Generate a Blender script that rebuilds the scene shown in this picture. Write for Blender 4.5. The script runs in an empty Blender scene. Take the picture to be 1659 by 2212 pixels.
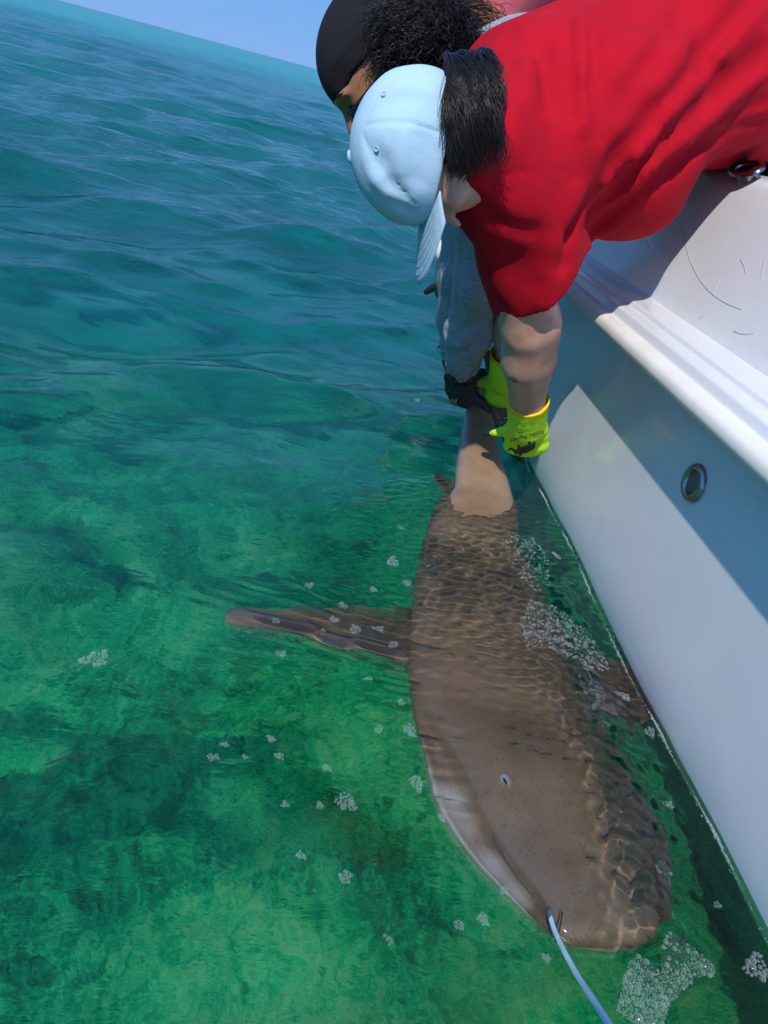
import bpy, bmesh, math, random
import numpy as np
from mathutils import Vector, Matrix

random.seed(7)
SC = bpy.context.scene
COL = SC.collection
PI = math.pi
K_UNIT = 10.0          # one Blender unit is 10 cm (set at the end of the script)

# ------------------------------------------------------------------ camera
CAM_H = 0.75
PITCH, ROLL, YAW = math.radians(28.874), math.radians(14.95), math.radians(-10.272)
FPX, CX, CY, UNIT = 745.0, 384.0, 512.0, 0.463
cam = bpy.data.cameras.new('camera')
cam_ob = bpy.data.objects.new('camera', cam)
COL.objects.link(cam_ob)
cam.sensor_fit = 'VERTICAL'
cam.sensor_height = 24.0
cam.lens = FPX / 1024.0 * 24.0
cam.clip_start = 0.01
cam.clip_end = 9000.0
cam_ob.matrix_world = (Matrix.Translation((0, 0, CAM_H)) @ Matrix.Rotation(YAW, 4, 'Z')
                       @ Matrix.Rotation(PI / 2 - PITCH, 4, 'X') @ Matrix.Rotation(ROLL, 4, 'Z'))
SC.camera = cam_ob

# ------------------------------------------------------------------ sky and sun
SUN = Vector((-0.40, -0.80, 1.0)).normalized()
world = bpy.data.worlds.new('World')
SC.world = world
world.use_nodes = True
wn = world.node_tree
bg = wn.nodes['Background']
sky = wn.nodes.new('ShaderNodeTexSky')
sky.sky_type = 'NISHITA'
sky.sun_disc = False
sky.sun_elevation = math.asin(SUN.z)
sky.sun_rotation = math.atan2(SUN.x, SUN.y)
sky.altitude = 0
sky.air_density = 1.0
sky.dust_density = 0.0
sky.ozone_density = 3.0
tint = wn.nodes.new('ShaderNodeMix')
tint.data_type = 'RGBA'
tint.blend_type = 'MIX'
tint.inputs['Factor'].default_value = 0.91
tint.inputs['B'].default_value = (.86, 2.55, 6.0, 1)       # even blue haze of the tropical sky
wn.links.new(sky.outputs[0], tint.inputs['A'])
wn.links.new(tint.outputs['Result'], bg.inputs[0])
bg.inputs[1].default_value = 0.13
sun = bpy.data.lights.new('sun', 'SUN')
sun.energy = 3.8
sun.angle = math.radians(0.6)
sun.color = (1.0, 0.96, 0.9)
sun.cycles.is_caustics_light = True
sun_ob = bpy.data.objects.new('sun', sun)
sun_ob.rotation_euler = SUN.to_track_quat('Z', 'Y').to_euler()
COL.objects.link(sun_ob)

SC.view_settings.view_transform = 'Standard'
SC.view_settings.look = 'None'
SC.view_settings.exposure = 0.12
SC.view_settings.gamma = 1.0
cy = SC.cycles
cy.caustics_refractive = True
cy.caustics_reflective = False
cy.max_bounces = 7
cy.diffuse_bounces = 2
cy.glossy_bounces = 2
cy.transmission_bounces = 4
cy.transparent_max_bounces = 10
cy.use_adaptive_sampling = True
cy.adaptive_threshold = 0.02
cy.use_denoising = True
cy.sample_clamp_indirect = 4.0


# ------------------------------------------------------------------ geometry helpers
def ray(u, v):
    """direction through a point of the photograph (its 1659 px wide copy)"""
    x, y = u * UNIT - CX, v * UNIT - CY
    a = x * math.cos(ROLL) + y * math.sin(ROLL)
    b = -x * math.sin(ROLL) + y * math.cos(ROLL)
    X, Y, Z = a, FPX * math.cos(PITCH) - b * math.sin(PITCH), -FPX * math.sin(PITCH) - b * math.cos(PITCH)
    c, s = math.cos(YAW), math.sin(YAW)
    return np.array([X * c - Y * s, X * s + Y * c, Z])


EYE = np.array([0, 0, CAM_H])


def at(u, v, y):
    r = ray(u, v)
    return EYE + r * (y / r[1])


def on(u, v, z=0.0):
    r = ray(u, v)
    return EYE + r * ((z - CAM_H) / r[2])


def unit(v):
    v = np.asarray(v, float)
    return v / np.linalg.norm(v)


def mesh_obj(name, V, F, mat, parent=None, smooth=True):
    me = bpy.data.meshes.new(name)
    V = np.asarray(V, np.float32)
    if isinstance(F, np.ndarray):
        n, k = F.shape
        me.vertices.add(len(V))
        me.vertices.foreach_set('co', V.ravel())
        me.loops.add(n * k)
        me.loops.foreach_set('vertex_index', F.astype(np.int32).ravel())
        me.polygons.add(n)
        me.polygons.foreach_set('loop_start', np.arange(0, n * k, k, dtype=np.int32))
        me.polygons.foreach_set('loop_total', np.full(n, k, np.int32))
        me.update(calc_edges=True)
        me.validate()
    else:
        me.from_pydata(V.tolist(), [], F)
    me.polygons.foreach_set('use_smooth', [smooth] * len(me.polygons))
    me.update()
    for m in (mat if isinstance(mat, (list, tuple)) else [mat]):
        me.materials.append(m)
    o = bpy.data.objects.new(name, me)
    COL.objects.link(o)
    if parent is not None:
        attach(o, parent)
    return o


def attach(o, parent):
    o.parent = parent
    o.matrix_parent_inverse = parent.matrix_world.inverted() if parent.type != 'EMPTY' else Matrix.Translation(-Vector(parent.location))


def tag(o, label=None, cat=None, group=None, kind=None):
    if label: o['label'] = label
    if cat: o['category'] = cat
    if group: o['group'] = group
    if kind: o['kind'] = kind
    return o


def empty(name, loc, label, cat, group=None):
    o = bpy.data.objects.new(name, None)
    o.location = [float(c) for c in loc]
    o.empty_display_size = 0.05
    COL.objects.link(o)
    return tag(o, label, cat, group)


def frame_of(d):
    d = unit(d)
    a = np.array([0, 0, 1.0]) if abs(d[2]) < 0.9 else np.array([1.0, 0, 0])
    s = unit(np.cross(d, a))
    return s, np.cross(s, d)


def tube(pts, rad, n=8, cap=True):
    """vertices and faces of a tube through pts"""
    pts = np.asarray(pts, float)
    m = len(pts)
    rad = np.broadcast_to(np.asarray(rad, float), (m,))
    V, F = [], []
    tang = np.gradient(pts, axis=0)
    s, t = frame_of(tang[0])
    for i in range(m):
        d = unit(tang[i])
        s = unit(s - d * np.dot(s, d))
        t = np.cross(d, s)
        for j in range(n):
            a = 2 * PI * j / n
            V.append(pts[i] + rad[i] * (math.cos(a) * s + math.sin(a) * t))
    for i in range(m - 1):
        for j in range(n):
            k = (j + 1) % n
            F.append([i * n + j, i * n + k, (i + 1) * n + k, (i + 1) * n + j])
    if cap:
        F.append(list(range(n))[::-1])
        F.append([(m - 1) * n + j for j in range(n)])
    return V, F


def catmull(pts, n):
    """n points along a smooth curve through rows of pts (any number of columns)"""
    P = np.asarray(pts, float)
    P = np.vstack([2 * P[0] - P[1], P, 2 * P[-1] - P[-2]])
    out = []
    m = len(P) - 3
    for q in np.linspace(0, m, n):
        i = min(int(q), m - 1)
        t = q - i
        a, b, c, d = P[i:i + 4]
        out.append(0.5 * (2 * b + (c - a) * t + (2 * a - 5 * b + 4 * c - d) * t * t + (3 * b - a - 3 * c + d) * t ** 3))
    return np.array(out)


# ---- signed distance bodies turned into one continuous mesh (surface nets)
def cone(p, a, b, ra, rb):
    a, b = np.asarray(a, float), np.asarray(b, float)
    ab = b - a
    t = np.clip(((p - a) @ ab) / (ab @ ab), 0, 1)
    return np.linalg.norm(p - a - t[..., None] * ab, axis=-1) - (ra + t * (rb - ra))


def ell(p, c, r, R=None):
    q = p - np.asarray(c, float)
    if R is not None:
        q = q @ np.asarray(R, float).T        # rows of R are the axes
    r = np.asarray(r, float)
    k0 = np.linalg.norm(q / r, axis=-1)
    k1 = np.linalg.norm(q / (r * r), axis=-1) + 1e-9
    return k0 * (k0 - 1) / k1


def smin(a, b, k):
    h = np.clip(0.5 + 0.5 * (b - a) / k, 0, 1)
    return b + (a - b) * h - k * h * (1 - h)


def smax(a, b, k):
    return -smin(-a, -b, k)


def chain(p, pts, rads, k=0.01):
    d = None
    for i in range(len(pts) - 1):
        e = cone(p, pts[i], pts[i + 1], rads[i], rads[i + 1])
        d = e if d is None else smin(d, e, k)
    return d


def nets(f, lo, hi, h):
    lo, hi = np.asarray(lo, float), np.asarray(hi, float)
    n = np.ceil((hi - lo) / h).astype(int) + 1
    ax = [lo[i] + h * np.arange(n[i]) for i in range(3)]
    BS = 8
    nb = -(-n // BS)
    cen = [lo[i] + h * (BS * np.arange(nb[i]) + (BS - 1) / 2) for i in range(3)]
    CP = np.stack(np.meshgrid(*cen, indexing='ij'), -1)
    CD = f(CP)
    D = np.repeat(np.repeat(np.repeat(CD, BS, 0), BS, 1), BS, 2)[:n[0], :n[1], :n[2]].astype(np.float32)
    live = np.argwhere(np.abs(CD) < h * BS * .87 * 1.35 + .012)
    off = np.stack(np.meshgrid(*[np.arange(BS)] * 3, indexing='ij'), -1).reshape(-1, 3)
    for i in range(0, len(live), 600):
        I = (live[i:i + 600, None, :] * BS + off[None]).reshape(-1, 3)
        I = I[(I < n).all(1)]
        D[I[:, 0], I[:, 1], I[:, 2]] = f(lo + h * I)
    S = D < 0
    c = [S[a:n[0] - 1 + a, b:n[1] - 1 + b, d:n[2] - 1 + d] for a in (0, 1) for b in (0, 1) for d in (0, 1)]
    cnt = sum(x.astype(np.int8) for x in c)
    act = (cnt > 0) & (cnt < 8)
    idx = np.full(act.shape, -1, np.int64)
    cells = np.argwhere(act)
    idx[act] = np.arange(len(cells))
    acc = np.zeros((len(cells), 3))
    num = np.zeros(len(cells))
    corners = [(a, b, d) for a in (0, 1) for b in (0, 1) for d in (0, 1)]
    for a in corners:
        for k in range(3):
            if a[k]: continue
            b = list(a); b[k] = 1
            da = D[cells[:, 0] + a[0], cells[:, 1] + a[1], cells[:, 2] + a[2]]
            db = D[cells[:, 0] + b[0], cells[:, 1] + b[1], cells[:, 2] + b[2]]
            m = (da < 0) != (db < 0)
            t = np.where(m, da / np.where(m, da - db, 1), 0)
            pos = np.tile(np.array(a, float), (len(cells), 1))
            pos[:, k] += t
            acc += np.where(m[:, None], pos, 0)
            num += m
    V = lo + h * (cells + acc / num[:, None])
    F = []
    for k in range(3):
        sl0 = [slice(None)] * 3; sl1 = [slice(None)] * 3
        sl0[k] = slice(0, n[k] - 1); sl1[k] = slice(1, n[k])
        ch = S[tuple(sl0)] != S[tuple(sl1)]
        e = np.argwhere(ch)
        o1, o2 = (k + 1) % 3, (k + 2) % 3
        ok = (e[:, o1] > 0) & (e[:, o2] > 0) & (e[:, o1] < n[o1] - 1) & (e[:, o2] < n[o2] - 1)
        e = e[ok]
        ins = S[e[:, 0], e[:, 1], e[:, 2]]
        q = []
        for (d1, d2) in ((-1, -1), (0, -1), (0, 0), (-1, 0)):
            w = e.copy(); w[:, o1] += d1; w[:, o2] += d2
            q.append(idx[w[:, 0], w[:, 1], w[:, 2]])
        q = np.stack(q, 1)
        q[~ins] = q[~ins][:, ::-1]
        F.append(q)
    F = np.vstack(F)
    for _ in range(2):
        V = V - f(V)[:, None] * np.clip(grad(f, V, h * .4), -1.2, 1.2)
    return V, F


def grad(f, V, e=0.002):
    g = np.empty_like(V)
    for k in range(3):
        d = np.zeros(3); d[k] = e
        g[:, k] = (f(V + d) - f(V - d)) / (2 * e)
    return g


def march(f, u, v, tmin=0.4, tmax=4.0):
    """first point of a body along a line of sight of the photograph: used to sew seams and creases on it"""
    r = unit(ray(u, v))
    t = tmin
    for _ in range(120):
        d = float(f((EYE + r * t)[None, :])[0])
        if d < 0.0008: break
        t += d * 0.7
        if t > tmax: return None
    return EYE + r * t


def crease_fn(f0, lines):
    """soft valleys (depth > 0) or ridges (depth < 0) along polylines drawn on the cloth"""
    segs = []
    for pl, w, dep in lines:
        pts = [march(f0, *q) for q in pl]
        for i in range(len(pts) - 1):
            if pts[i] is not None and pts[i + 1] is not None and np.linalg.norm(pts[i] - pts[i + 1]) < 0.3:
                segs.append((pts[i], pts[i + 1], w, dep))

    def g(p):
        out = np.zeros(p.shape[:-1])
        for a, b, w, dep in segs:
            ab = b - a
            t = np.clip(((p - a) @ ab) / (ab @ ab), 0, 1)
            d2 = ((p - a - t[..., None] * ab) ** 2).sum(-1)
            out += dep * np.exp(-d2 / (w * w))
        return out
    return g


def waves3(p, comps):
    out = np.zeros(p.shape[:-1])
    for kx, ky, kz, ph, a in comps:
        out += a * np.sin(p[..., 0] * kx + p[..., 1] * ky + p[..., 2] * kz + ph)
    return out


def rand_comps(n, lam0, lam1, amp, seed, stretch=(1, 1, 1)):
    r = np.random.default_rng(seed)
    out = []
    for _ in range(n):
        lam = lam0 * (lam1 / lam0) ** r.random()
        d = unit(r.normal(size=3) * np.array(stretch))
        k = 2 * PI / lam * d
        out.append((*k, r.uniform(0, 6.28), amp * lam * r.uniform(.5, 1)))
    return out


# ------------------------------------------------------------------ material helpers
class NT:
    def __init__(s, name):
        s.m = bpy.data.materials.new(name)
        s.m.use_nodes = True
        s.t = s.m.node_tree
        s.t.nodes.clear()
        s.out = s.t.nodes.new('ShaderNodeOutputMaterial')

    def n(s, typ, ins=None, **kw):
        nd = s.t.nodes.new('ShaderNode' + typ)
        for k, v in kw.items(): setattr(nd, k, v)
        for k, v in (ins or {}).items():
            sk = nd.inputs[k]
            if isinstance(v, bpy.types.NodeSocket): s.t.links.new(v, sk)
            else: sk.default_value = v
        return nd

    def coord(s, scale=(1, 1, 1), out='Object', rot=(0, 0, 0)):
        c = s.n('TexCoord').outputs[out]
        return s.n('Mapping', {'Vector': c, 'Scale': scale, 'Rotation': rot}).outputs[0]

    def noise(s, vec, scale, detail=3, rough=.5, dist=0):
        return s.n('TexNoise', {'Vector': vec, 'Scale': scale, 'Detail': detail, 'Roughness': rough, 'Distortion': dist}).outputs['Fac']

    def ramp(s, fac, stops):
        r = s.n('ValToRGB', {'Fac': fac})
        e = r.color_ramp.elements
        while len(e) < len(stops): e.new(0.5)
        for el, (p, c) in zip(e, stops):
            el.position = p
            el.color = (*c, 1) if len(c) == 3 else c
        return r.outputs['Color']

    def math(s, op, a, b=0.0, clamp=False):
        return s.n('Math', {0: a, 1: b}, operation=op, use_clamp=clamp).outputs[0]

    def mix(s, fac, a, b, mode='MIX'):
        nd = s.n('Mix', {'Factor': fac, 'A': a, 'B': b} if False else None, data_type='RGBA', blend_type=mode)
        for k, v in ((0, fac), (6, a), (7, b)):
            sk = nd.inputs[k]
            if isinstance(v, bpy.types.NodeSocket): s.t.links.new(v, sk)
            else: sk.default_value = (*v, 1) if isinstance(v, tuple) and len(v) == 3 else v
        return nd.outputs[2]

    def bump(s, h, strength=.3, dist=.01, normal=None):
        ins = {'Height': h, 'Strength': strength, 'Distance': dist * K_UNIT}
        if normal is not None: ins['Normal'] = normal
        return s.n('Bump', ins).outputs[0]

    def principled(s, **ins):
        b = s.n('BsdfPrincipled')
        for k, v in ins.items():
            k = k.replace('_', ' ')
            sk = b.inputs[k]
            if isinstance(v, bpy.types.NodeSocket): s.t.links.new(v, sk)
            else: sk.default_value = (*v, 1) if isinstance(v, tuple) and len(v) == 3 and sk.type == 'RGBA' else v
        s.t.links.new(b.outputs[0], s.out.inputs[0])
        return s.m

    def surface(s, sock):
        s.t.links.new(sock, s.out.inputs[0])
        return s.m


def simple(name, col, rough=.5, metal=0.0, var=.15, scale=30, bump=0.0, bscale=200, **kw):
    t = NT(name)
    c = t.coord()
    f = t.noise(c, scale, 4)
    lo = tuple(x * (1 - var) for x in col)
    hi = tuple(min(1, x * (1 + var)) for x in col)
    base = t.ramp(f, [(.3, lo), (.7, hi)])
    ins = dict(Base_Color=base, Roughness=rough, Metallic=metal, **kw)
    if bump: ins['Normal'] = t.bump(t.noise(c, bscale, 3), bump, .002)
    return t.principled(**ins)


def cloth(name, col, var=.12, heather=None, bump=.35):
    t = NT(name)
    c = t.coord()
    big = t.noise(c, 9, 4)
    fine = t.noise(t.coord((1, 1, 5)), 260, 2)
    base = t.ramp(big, [(.3, tuple(x * (1 - var) for x in col)), (.7, tuple(min(1, x * (1 + var)) for x in col))])
    if heather:
        h = t.noise(t.coord((.5, .5, 6)), 90, 3, .7)
        base = t.mix(t.ramp(h, [(.35, (0, 0, 0)), (.65, (1, 1, 1))]), base, heather)
    hgt = t.math('ADD', t.math('MULTIPLY', fine, .25), t.noise(c, 40, 3))
    return t.principled(Base_Color=base, Roughness=.88, Normal=t.bump(hgt, bump, .003), Specular_IOR_Level=.2)

# ================================================================== THE SEA
def axis_grid(lo_core, hi_core, step, g_neg, lim_neg, g_pos, lim_pos):
    core = list(np.arange(lo_core, hi_core + step / 2, step))
    a, s = [], step
    x = lo_core
    while x > lim_neg:
        s *= g_neg; x -= s; a.append(x)
    b, s = [], step
    x = core[-1]
    while x < lim_pos:
        s *= g_pos; x += s; b.append(x)
    return np.array(a[::-1] + core + b)


gx = axis_grid(0.18, 0.70, 0.0032, 1.022, -1500, 1.12, 1500)
gy = axis_grid(0.42, 1.52, 0.0032, 1.07, -60, 1.0165, 6000)
GX, GY = np.meshgrid(gx, gy, indexing='ij')
SPX = np.broadcast_to(np.gradient(gx)[:, None], GX.shape)
SPY = np.broadcast_to(np.gradient(gy)[None, :], GX.shape)


def sstep(x, a, b):
    t = np.clip((x - a) / (b - a), 0, 1)
    return t * t * (3 - 2 * t)


def blob(x, y, cx, cy, rx, ry):
    return np.exp(-((x - cx) / rx) ** 2 - ((y - cy) / ry) ** 2)


def sea_surface(X, Y, SX, SY):
    rng = np.random.default_rng(11)
    Z = np.zeros_like(X); DX = np.zeros_like(X); DY = np.zeros_like(X)
    dist = np.hypot(X - .4, Y - .7)
    env = .26 + .74 * sstep(dist, .55, 1.7)
    gust = .75 + .25 * np.sin(X * .9 + .6 * Y + 1.3 * np.sin(.31 * Y - .5 * X)) * np.sin(.7 * Y - .45 * X + 1)
    calm = 1 - .6 * blob(X, Y, .40, .64, .13, .17)
    for i in range(84):
        lam = 0.055 * (3.6 / 0.055) ** (i / 83.0)
        th = math.radians(106) + rng.normal(0, .62 if lam < .6 else .38)
        c, s = math.cos(th), math.sin(th)
        k = 2 * PI / lam
        steep = (.0072 if lam > .12 else .0040) * rng.uniform(.45, 1.15) * (1.35 if .16 < lam < .8 else 1.0 if lam < 1.6 else .62)
        res = lam / np.maximum(np.hypot(SX * c, SY * s), 1e-6)
        fade = sstep(res, 2.2, 5.0)
        loc = env * calm * (gust if lam < .5 else 1)
        ph = k * (X * c + Y * s) + rng.uniform(0, 6.28)
        a = steep * lam * fade * loc
        Z += a * np.cos(ph)
        DX -= .85 * a * c * np.sin(ph)
        DY -= .85 * a * s * np.sin(ph)
    # short ripples thrown up by the shark and the splashing beside it
    back = blob(X, Y, .455, 1.20, .19, .27)
    strip = np.zeros_like(X)
    for q in np.linspace(0, 1, 9):
        strip = np.maximum(strip, blob(X, Y, .540 - .035 * q + .03 * math.sin(3 * q), .98 - .46 * q, .055, .07))
    strip = np.maximum(strip, .3 * blob(X, Y, .50, .478, .06, .028))
    flank = blob(X, Y, .285, .74, .07, .16)
    fin = blob(X, Y, .13, .93, .17, .10)
    spl = np.maximum(blob(X, Y, .60, 1.10, .045, .13), blob(X, Y, .585, 1.25, .04, .08))
    for i in range(46):
        lam = rng.uniform(.0125, .030)
        th = math.radians(97) + rng.normal(0, .42)
        k = 2 * PI / lam
        ph = k * (X * math.cos(th) + Y * math.sin(th)) + rng.uniform(0, 6.28) + 1.2 * np.sin(X * 23 + i) + 1.1 * np.sin(Y * 17 - i)
        Z += .0145 * lam * np.minimum(back, .9) * np.cos(ph)
    for i in range(34):
        lam = rng.uniform(.015, .036)
        th = rng.uniform(0, PI)
        k = 2 * PI / lam
        ph = k * (X * math.cos(th) + Y * math.sin(th)) + rng.uniform(0, 6.28) + .8 * np.sin(X * 29 + Y * 13 + i)
        Z += .0130 * lam * strip * np.cos(ph) + .012 * lam * spl * np.cos(ph * .6)
    for i in range(12):
        lam = rng.uniform(.018, .04)
        th = math.radians(80) + rng.normal(0, .25)
        k = 2 * PI / lam
        ph = k * (X * math.cos(th) + Y * math.sin(th)) + rng.uniform(0, 6.28)
        Z += .0045 * lam * flank * np.cos(ph) + .024 * lam * fin * np.cos(ph * .85 + X * 14)
    # the water piles up along the right of the head, in the splash and at the nose
    Z += .014 * strip + .012 * spl + .004 * back
    Z += .003 * blob(X, Y, .40, .63, .10, .15)
    Z += .003 * blob(X, Y, .45, .475, .09, .022)
    return X + DX, Y + DY, Z


WX, WY_, WZ = sea_surface(GX, GY, SPX, SPY)
ni, nj = GX.shape
IDX = np.arange(ni * nj).reshape(ni, nj)
WF = np.stack([IDX[:-1, :-1], IDX[1:, :-1], IDX[1:, 1:], IDX[:-1, 1:]], -1).reshape(-1, 4)


def water_z(x, y):
    i = int(np.clip(np.searchsorted(gx, x), 1, ni - 1)); j = int(np.clip(np.searchsorted(gy, y), 1, nj - 1))
    return float(WZ[i, j])


t = NT('sea_water')
pos = t.n('TexCoord').outputs['Object']
dist = t.n('VectorMath', {0: pos}, operation='LENGTH').outputs['Value']
far = t.n('MapRange', {'Value': dist, 'From Min': 1.4, 'From Max': 6.0, 'To Min': 0.0, 'To Max': 1.0}).outputs[0]
mp1 = t.n('Mapping', {'Vector': pos, 'Scale': (.55, 1, 1), 'Rotation': (0, 0, .3)}).outputs[0]
b1 = t.noise(mp1, 14, 4, .6, .4)
b2 = t.noise(mp1, 3.2, 4, .6, .5)
bstr = t.math('ADD', t.math('MULTIPLY', far, .30), .07)
bm1 = t.n('Bump', {'Height': b1, 'Strength': bstr, 'Distance': .035 * K_UNIT}).outputs[0]
bm2 = t.n('Bump', {'Height': b2, 'Strength': bstr, 'Distance': .11 * K_UNIT, 'Normal': bm1}).outputs[0]
fr = t.n('Fresnel', {'IOR': 1.33, 'Normal': bm2})
gl = t.n('BsdfGlossy', {'Roughness': .03, 'Normal': bm2})
rf = t.n('BsdfRefraction', {'IOR': 1.33, 'Roughness': 0.0, 'Color': (.97, 1, .98, 1), 'Normal': bm2})
tr = t.n('BsdfTransparent', {'Color': (.97, 1, .98, 1)})
m1 = t.n('MixShader', {0: .20, 1: rf.outputs[0], 2: tr.outputs[0]})
m2 = t.n('MixShader', {0: t.math('MULTIPLY', fr.outputs[0], t.n('MapRange', {'Value': dist, 'From Min': 12, 'From Max': 50, 'To Min': 1.0, 'To Max': .62}).outputs[0]), 1: m1.outputs[0], 2: gl.outputs[0]})
M_WATER = t.surface(m2.outputs[0])
sea = mesh_obj('sea_water', np.stack([WX, WY_, WZ], -1).reshape(-1, 3), WF, M_WATER)
tag(sea, 'clear green and blue rippled sea', kind='structure')
sea.cycles.is_caustics_caster = True

# sea bed: weed and sand, shallow by the boat, shelving, with a sand bank far out
bx = axis_grid(-1.6, 1.2, .03, 1.12, -3000, 1.12, 3000)
by = axis_grid(-.4, 3.2, .03, 1.5, -60, 1.09, 7000)
BX, BY = np.meshgrid(bx, by, indexing='ij')
rb = np.random.default_rng(5)
BZ = np.full_like(BX, -1.05)
bsp = np.hypot(np.broadcast_to(np.gradient(bx)[:, None], BX.shape), np.broadcast_to(np.gradient(by)[None, :], BX.shape))
for i in range(60):
    lam = rb.uniform(.12, 1.4); th = rb.uniform(0, PI); k = 2 * PI / lam
    BZ += .012 * lam ** .8 * sstep(lam / bsp, 2, 5) * np.sin(k * (BX * math.cos(th) + BY * math.sin(th)) + rb.uniform(0, 6.28) + np.sin(3 * BX + i))
rr = np.hypot(BX, BY)
BZ -= 1.6 * sstep(rr, 2.5, 9) - 1.5 * sstep(rr, 30, 70)
bi, bj = BX.shape
BI = np.arange(bi * bj).reshape(bi, bj)
BF = np.stack([BI[:-1, :-1], BI[1:, :-1], BI[1:, 1:], BI[:-1, 1:]], -1).reshape(-1, 4)
t = NT('weedy_sea_bed')
pos = t.n('TexCoord').outputs['Object']
dist = t.n('VectorMath', {0: pos}, operation='LENGTH').outputs['Value']
n1 = t.noise(pos, 2.1, 6, .62, .8)
n2 = t.noise(pos, 11, 6, .75, 2.2)
n3 = t.noise(t.n('Mapping', {'Vector': pos, 'Scale': (1, .5, 1), 'Rotation': (0, 0, .5)}).outputs[0], 34, 4, .65, 1.0)
f = t.math('ADD', t.math('MULTIPLY', n1, .52), t.math('ADD', t.math('MULTIPLY', n2, .40), t.math('MULTIPLY', n3, .32)))
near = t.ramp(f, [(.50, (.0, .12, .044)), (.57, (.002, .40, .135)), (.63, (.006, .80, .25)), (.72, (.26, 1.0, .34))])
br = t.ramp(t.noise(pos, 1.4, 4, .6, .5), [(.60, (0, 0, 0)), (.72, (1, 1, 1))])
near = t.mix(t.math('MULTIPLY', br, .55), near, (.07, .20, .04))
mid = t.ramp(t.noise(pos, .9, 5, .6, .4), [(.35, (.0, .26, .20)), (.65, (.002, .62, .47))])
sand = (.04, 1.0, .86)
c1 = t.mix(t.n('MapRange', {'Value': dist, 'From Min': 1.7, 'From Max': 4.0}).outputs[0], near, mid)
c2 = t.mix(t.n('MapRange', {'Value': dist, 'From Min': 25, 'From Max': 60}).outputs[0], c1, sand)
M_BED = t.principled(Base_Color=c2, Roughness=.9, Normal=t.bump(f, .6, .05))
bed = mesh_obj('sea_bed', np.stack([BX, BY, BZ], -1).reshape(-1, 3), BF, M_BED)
tag(bed, 'green weedy sea bed', kind='structure')

# ================================================================== THE BOAT
t = NT('white_gelcoat')
c = t.coord()
scr = t.noise(t.coord((1, 1, .25), rot=(.4, 0, 0)), 16, 5, .7, .6)
drip = t.noise(t.coord((1, 9, .6)), 6, 4, .65, .3)
col = t.ramp(t.noise(c, 3.5, 4), [(.3, (.70, .72, .74)), (.7, (.77, .785, .80))])
col = t.mix(t.ramp(drip, [(.56, (0, 0, 0)), (.75, (.35, .35, .35))]), col, (.66, .72, .74))
rough = t.ramp(scr, [(.35, (.18,) * 3), (.7, (.30,) * 3)])
M_GEL = t.principled(Base_Color=col, Roughness=rough, Coat_Weight=.3, Coat_Roughness=.08, Normal=t.bump(t.noise(c, 7, 3), .06, .02))
M_CREAM = simple('cream_rub_rail', (.78, .76, .70), .38, var=.05, scale=12, bump=.08, bscale=60)
M_CHROME = simple('brushed_steel', (.34, .34, .33), .22, 1.0, var=.2, scale=60)
M_DARK = simple('dark_rubber', (.02, .022, .025), .5)
M_SCRATCH = simple('grey_scuff', (.52, .55, .58), .6)

boat = empty('boat', (.9, .8, 0), 'white fibreglass boat the people lean out of', 'boat')
YS = np.concatenate([np.linspace(-3.2, 1.6, 25), np.linspace(1.75, 3.3, 16)])


def hull_curve(y):
    """how far the side swings inboard towards the far end"""
    q = max(0.0, y - 2.05)
    return .42 * q * q


def loft_profile(name, prof, mat, parent, thick=False):
    prof = np.asarray(prof, float)
    V, F = [], []
    n = len(prof)
    for y in YS:
        o = hull_curve(y)
        for (x, z) in prof:
            V.append((x + o, y, z + .012 * (1.2 - y) * (z > .3) * .8))
    for i in range(len(YS) - 1):
        for j in range(n - 1):
            a = i * n + j
            F.append([a, a + n, a + n + 1, a + 1])
    return mesh_obj(name, V, F, mat, parent)


def rounded(pts, n=6, r=.4):
    """soften the corners of a profile"""
    P = [np.array(p, float) for p in pts]
    out = [P[0]]
    for i in range(1, len(P) - 1):
        a, b, c = P[i - 1], P[i], P[i + 1]
        p0 = b + (a - b) * r; p1 = b + (c - b) * r
        for q in np.linspace(0, 1, n):
            out.append((1 - q) ** 2 * p0 + 2 * q * (1 - q) * b + q * q * p1)
    out.append(P[-1])
    return out


side = rounded([(1.9, -.42), (.92, -.36), (.72, -.12), (.662, .0), (.652, .2), (.642, .445)], 5, .4)
loft_profile('hull_side', side, M_GEL, boat).cycles.is_caustics_receiver = True
rail = rounded([(.66, .436), (.606, .437), (.585, .440), (.578, .450), (.580, .464), (.590, .471), (.606, .4735)], 6, .45)
loft_profile('rub_rail', rail, M_CREAM, boat)
step = rounded([(.604, .4728), (.608, .474), (.6115, .491), (.634, .4955), (.6365, .505), (.668, .508), (.690, .5135)], 5, .25)
loft_profile('rail_step', step, M_GEL, boat)
coam = rounded([(.690, .5125), (.696, .535), (.752, .745), (.775, .772), (1.02, .782), (1.06, .77), (1.06, .10)], 7, .36)
loft_profile('coaming', coam, M_GEL, boat)
deck = loft_profile('deck', [(1.05, .12), (2.6, .12)], M_GEL, boat)


def ring_mesh(c, ax, r0, r1, h, n=36, prof=None):
    """turned ring: profile of (radius, height) round axis ax"""
    s, q = frame_of(ax)
    ax = unit(ax)
    prof = prof or [(r0, 0), (r0, h), (r1, h), (r1, 0)]
    V, F = [], []
    m = len(prof)
    for i in range(n):
        a = 2 * PI * i / n
        d = math.cos(a) * s + math.sin(a) * q
        for (r, z) in prof:
            V.append(np.asarray(c) + d * r + ax * z)
    for i in range(n):
        for j in range(m - 1):
            a, b = i * m + j, ((i + 1) % n) * m + j
            F.append([a, b, b + 1, a + 1])
    return V, F


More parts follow.
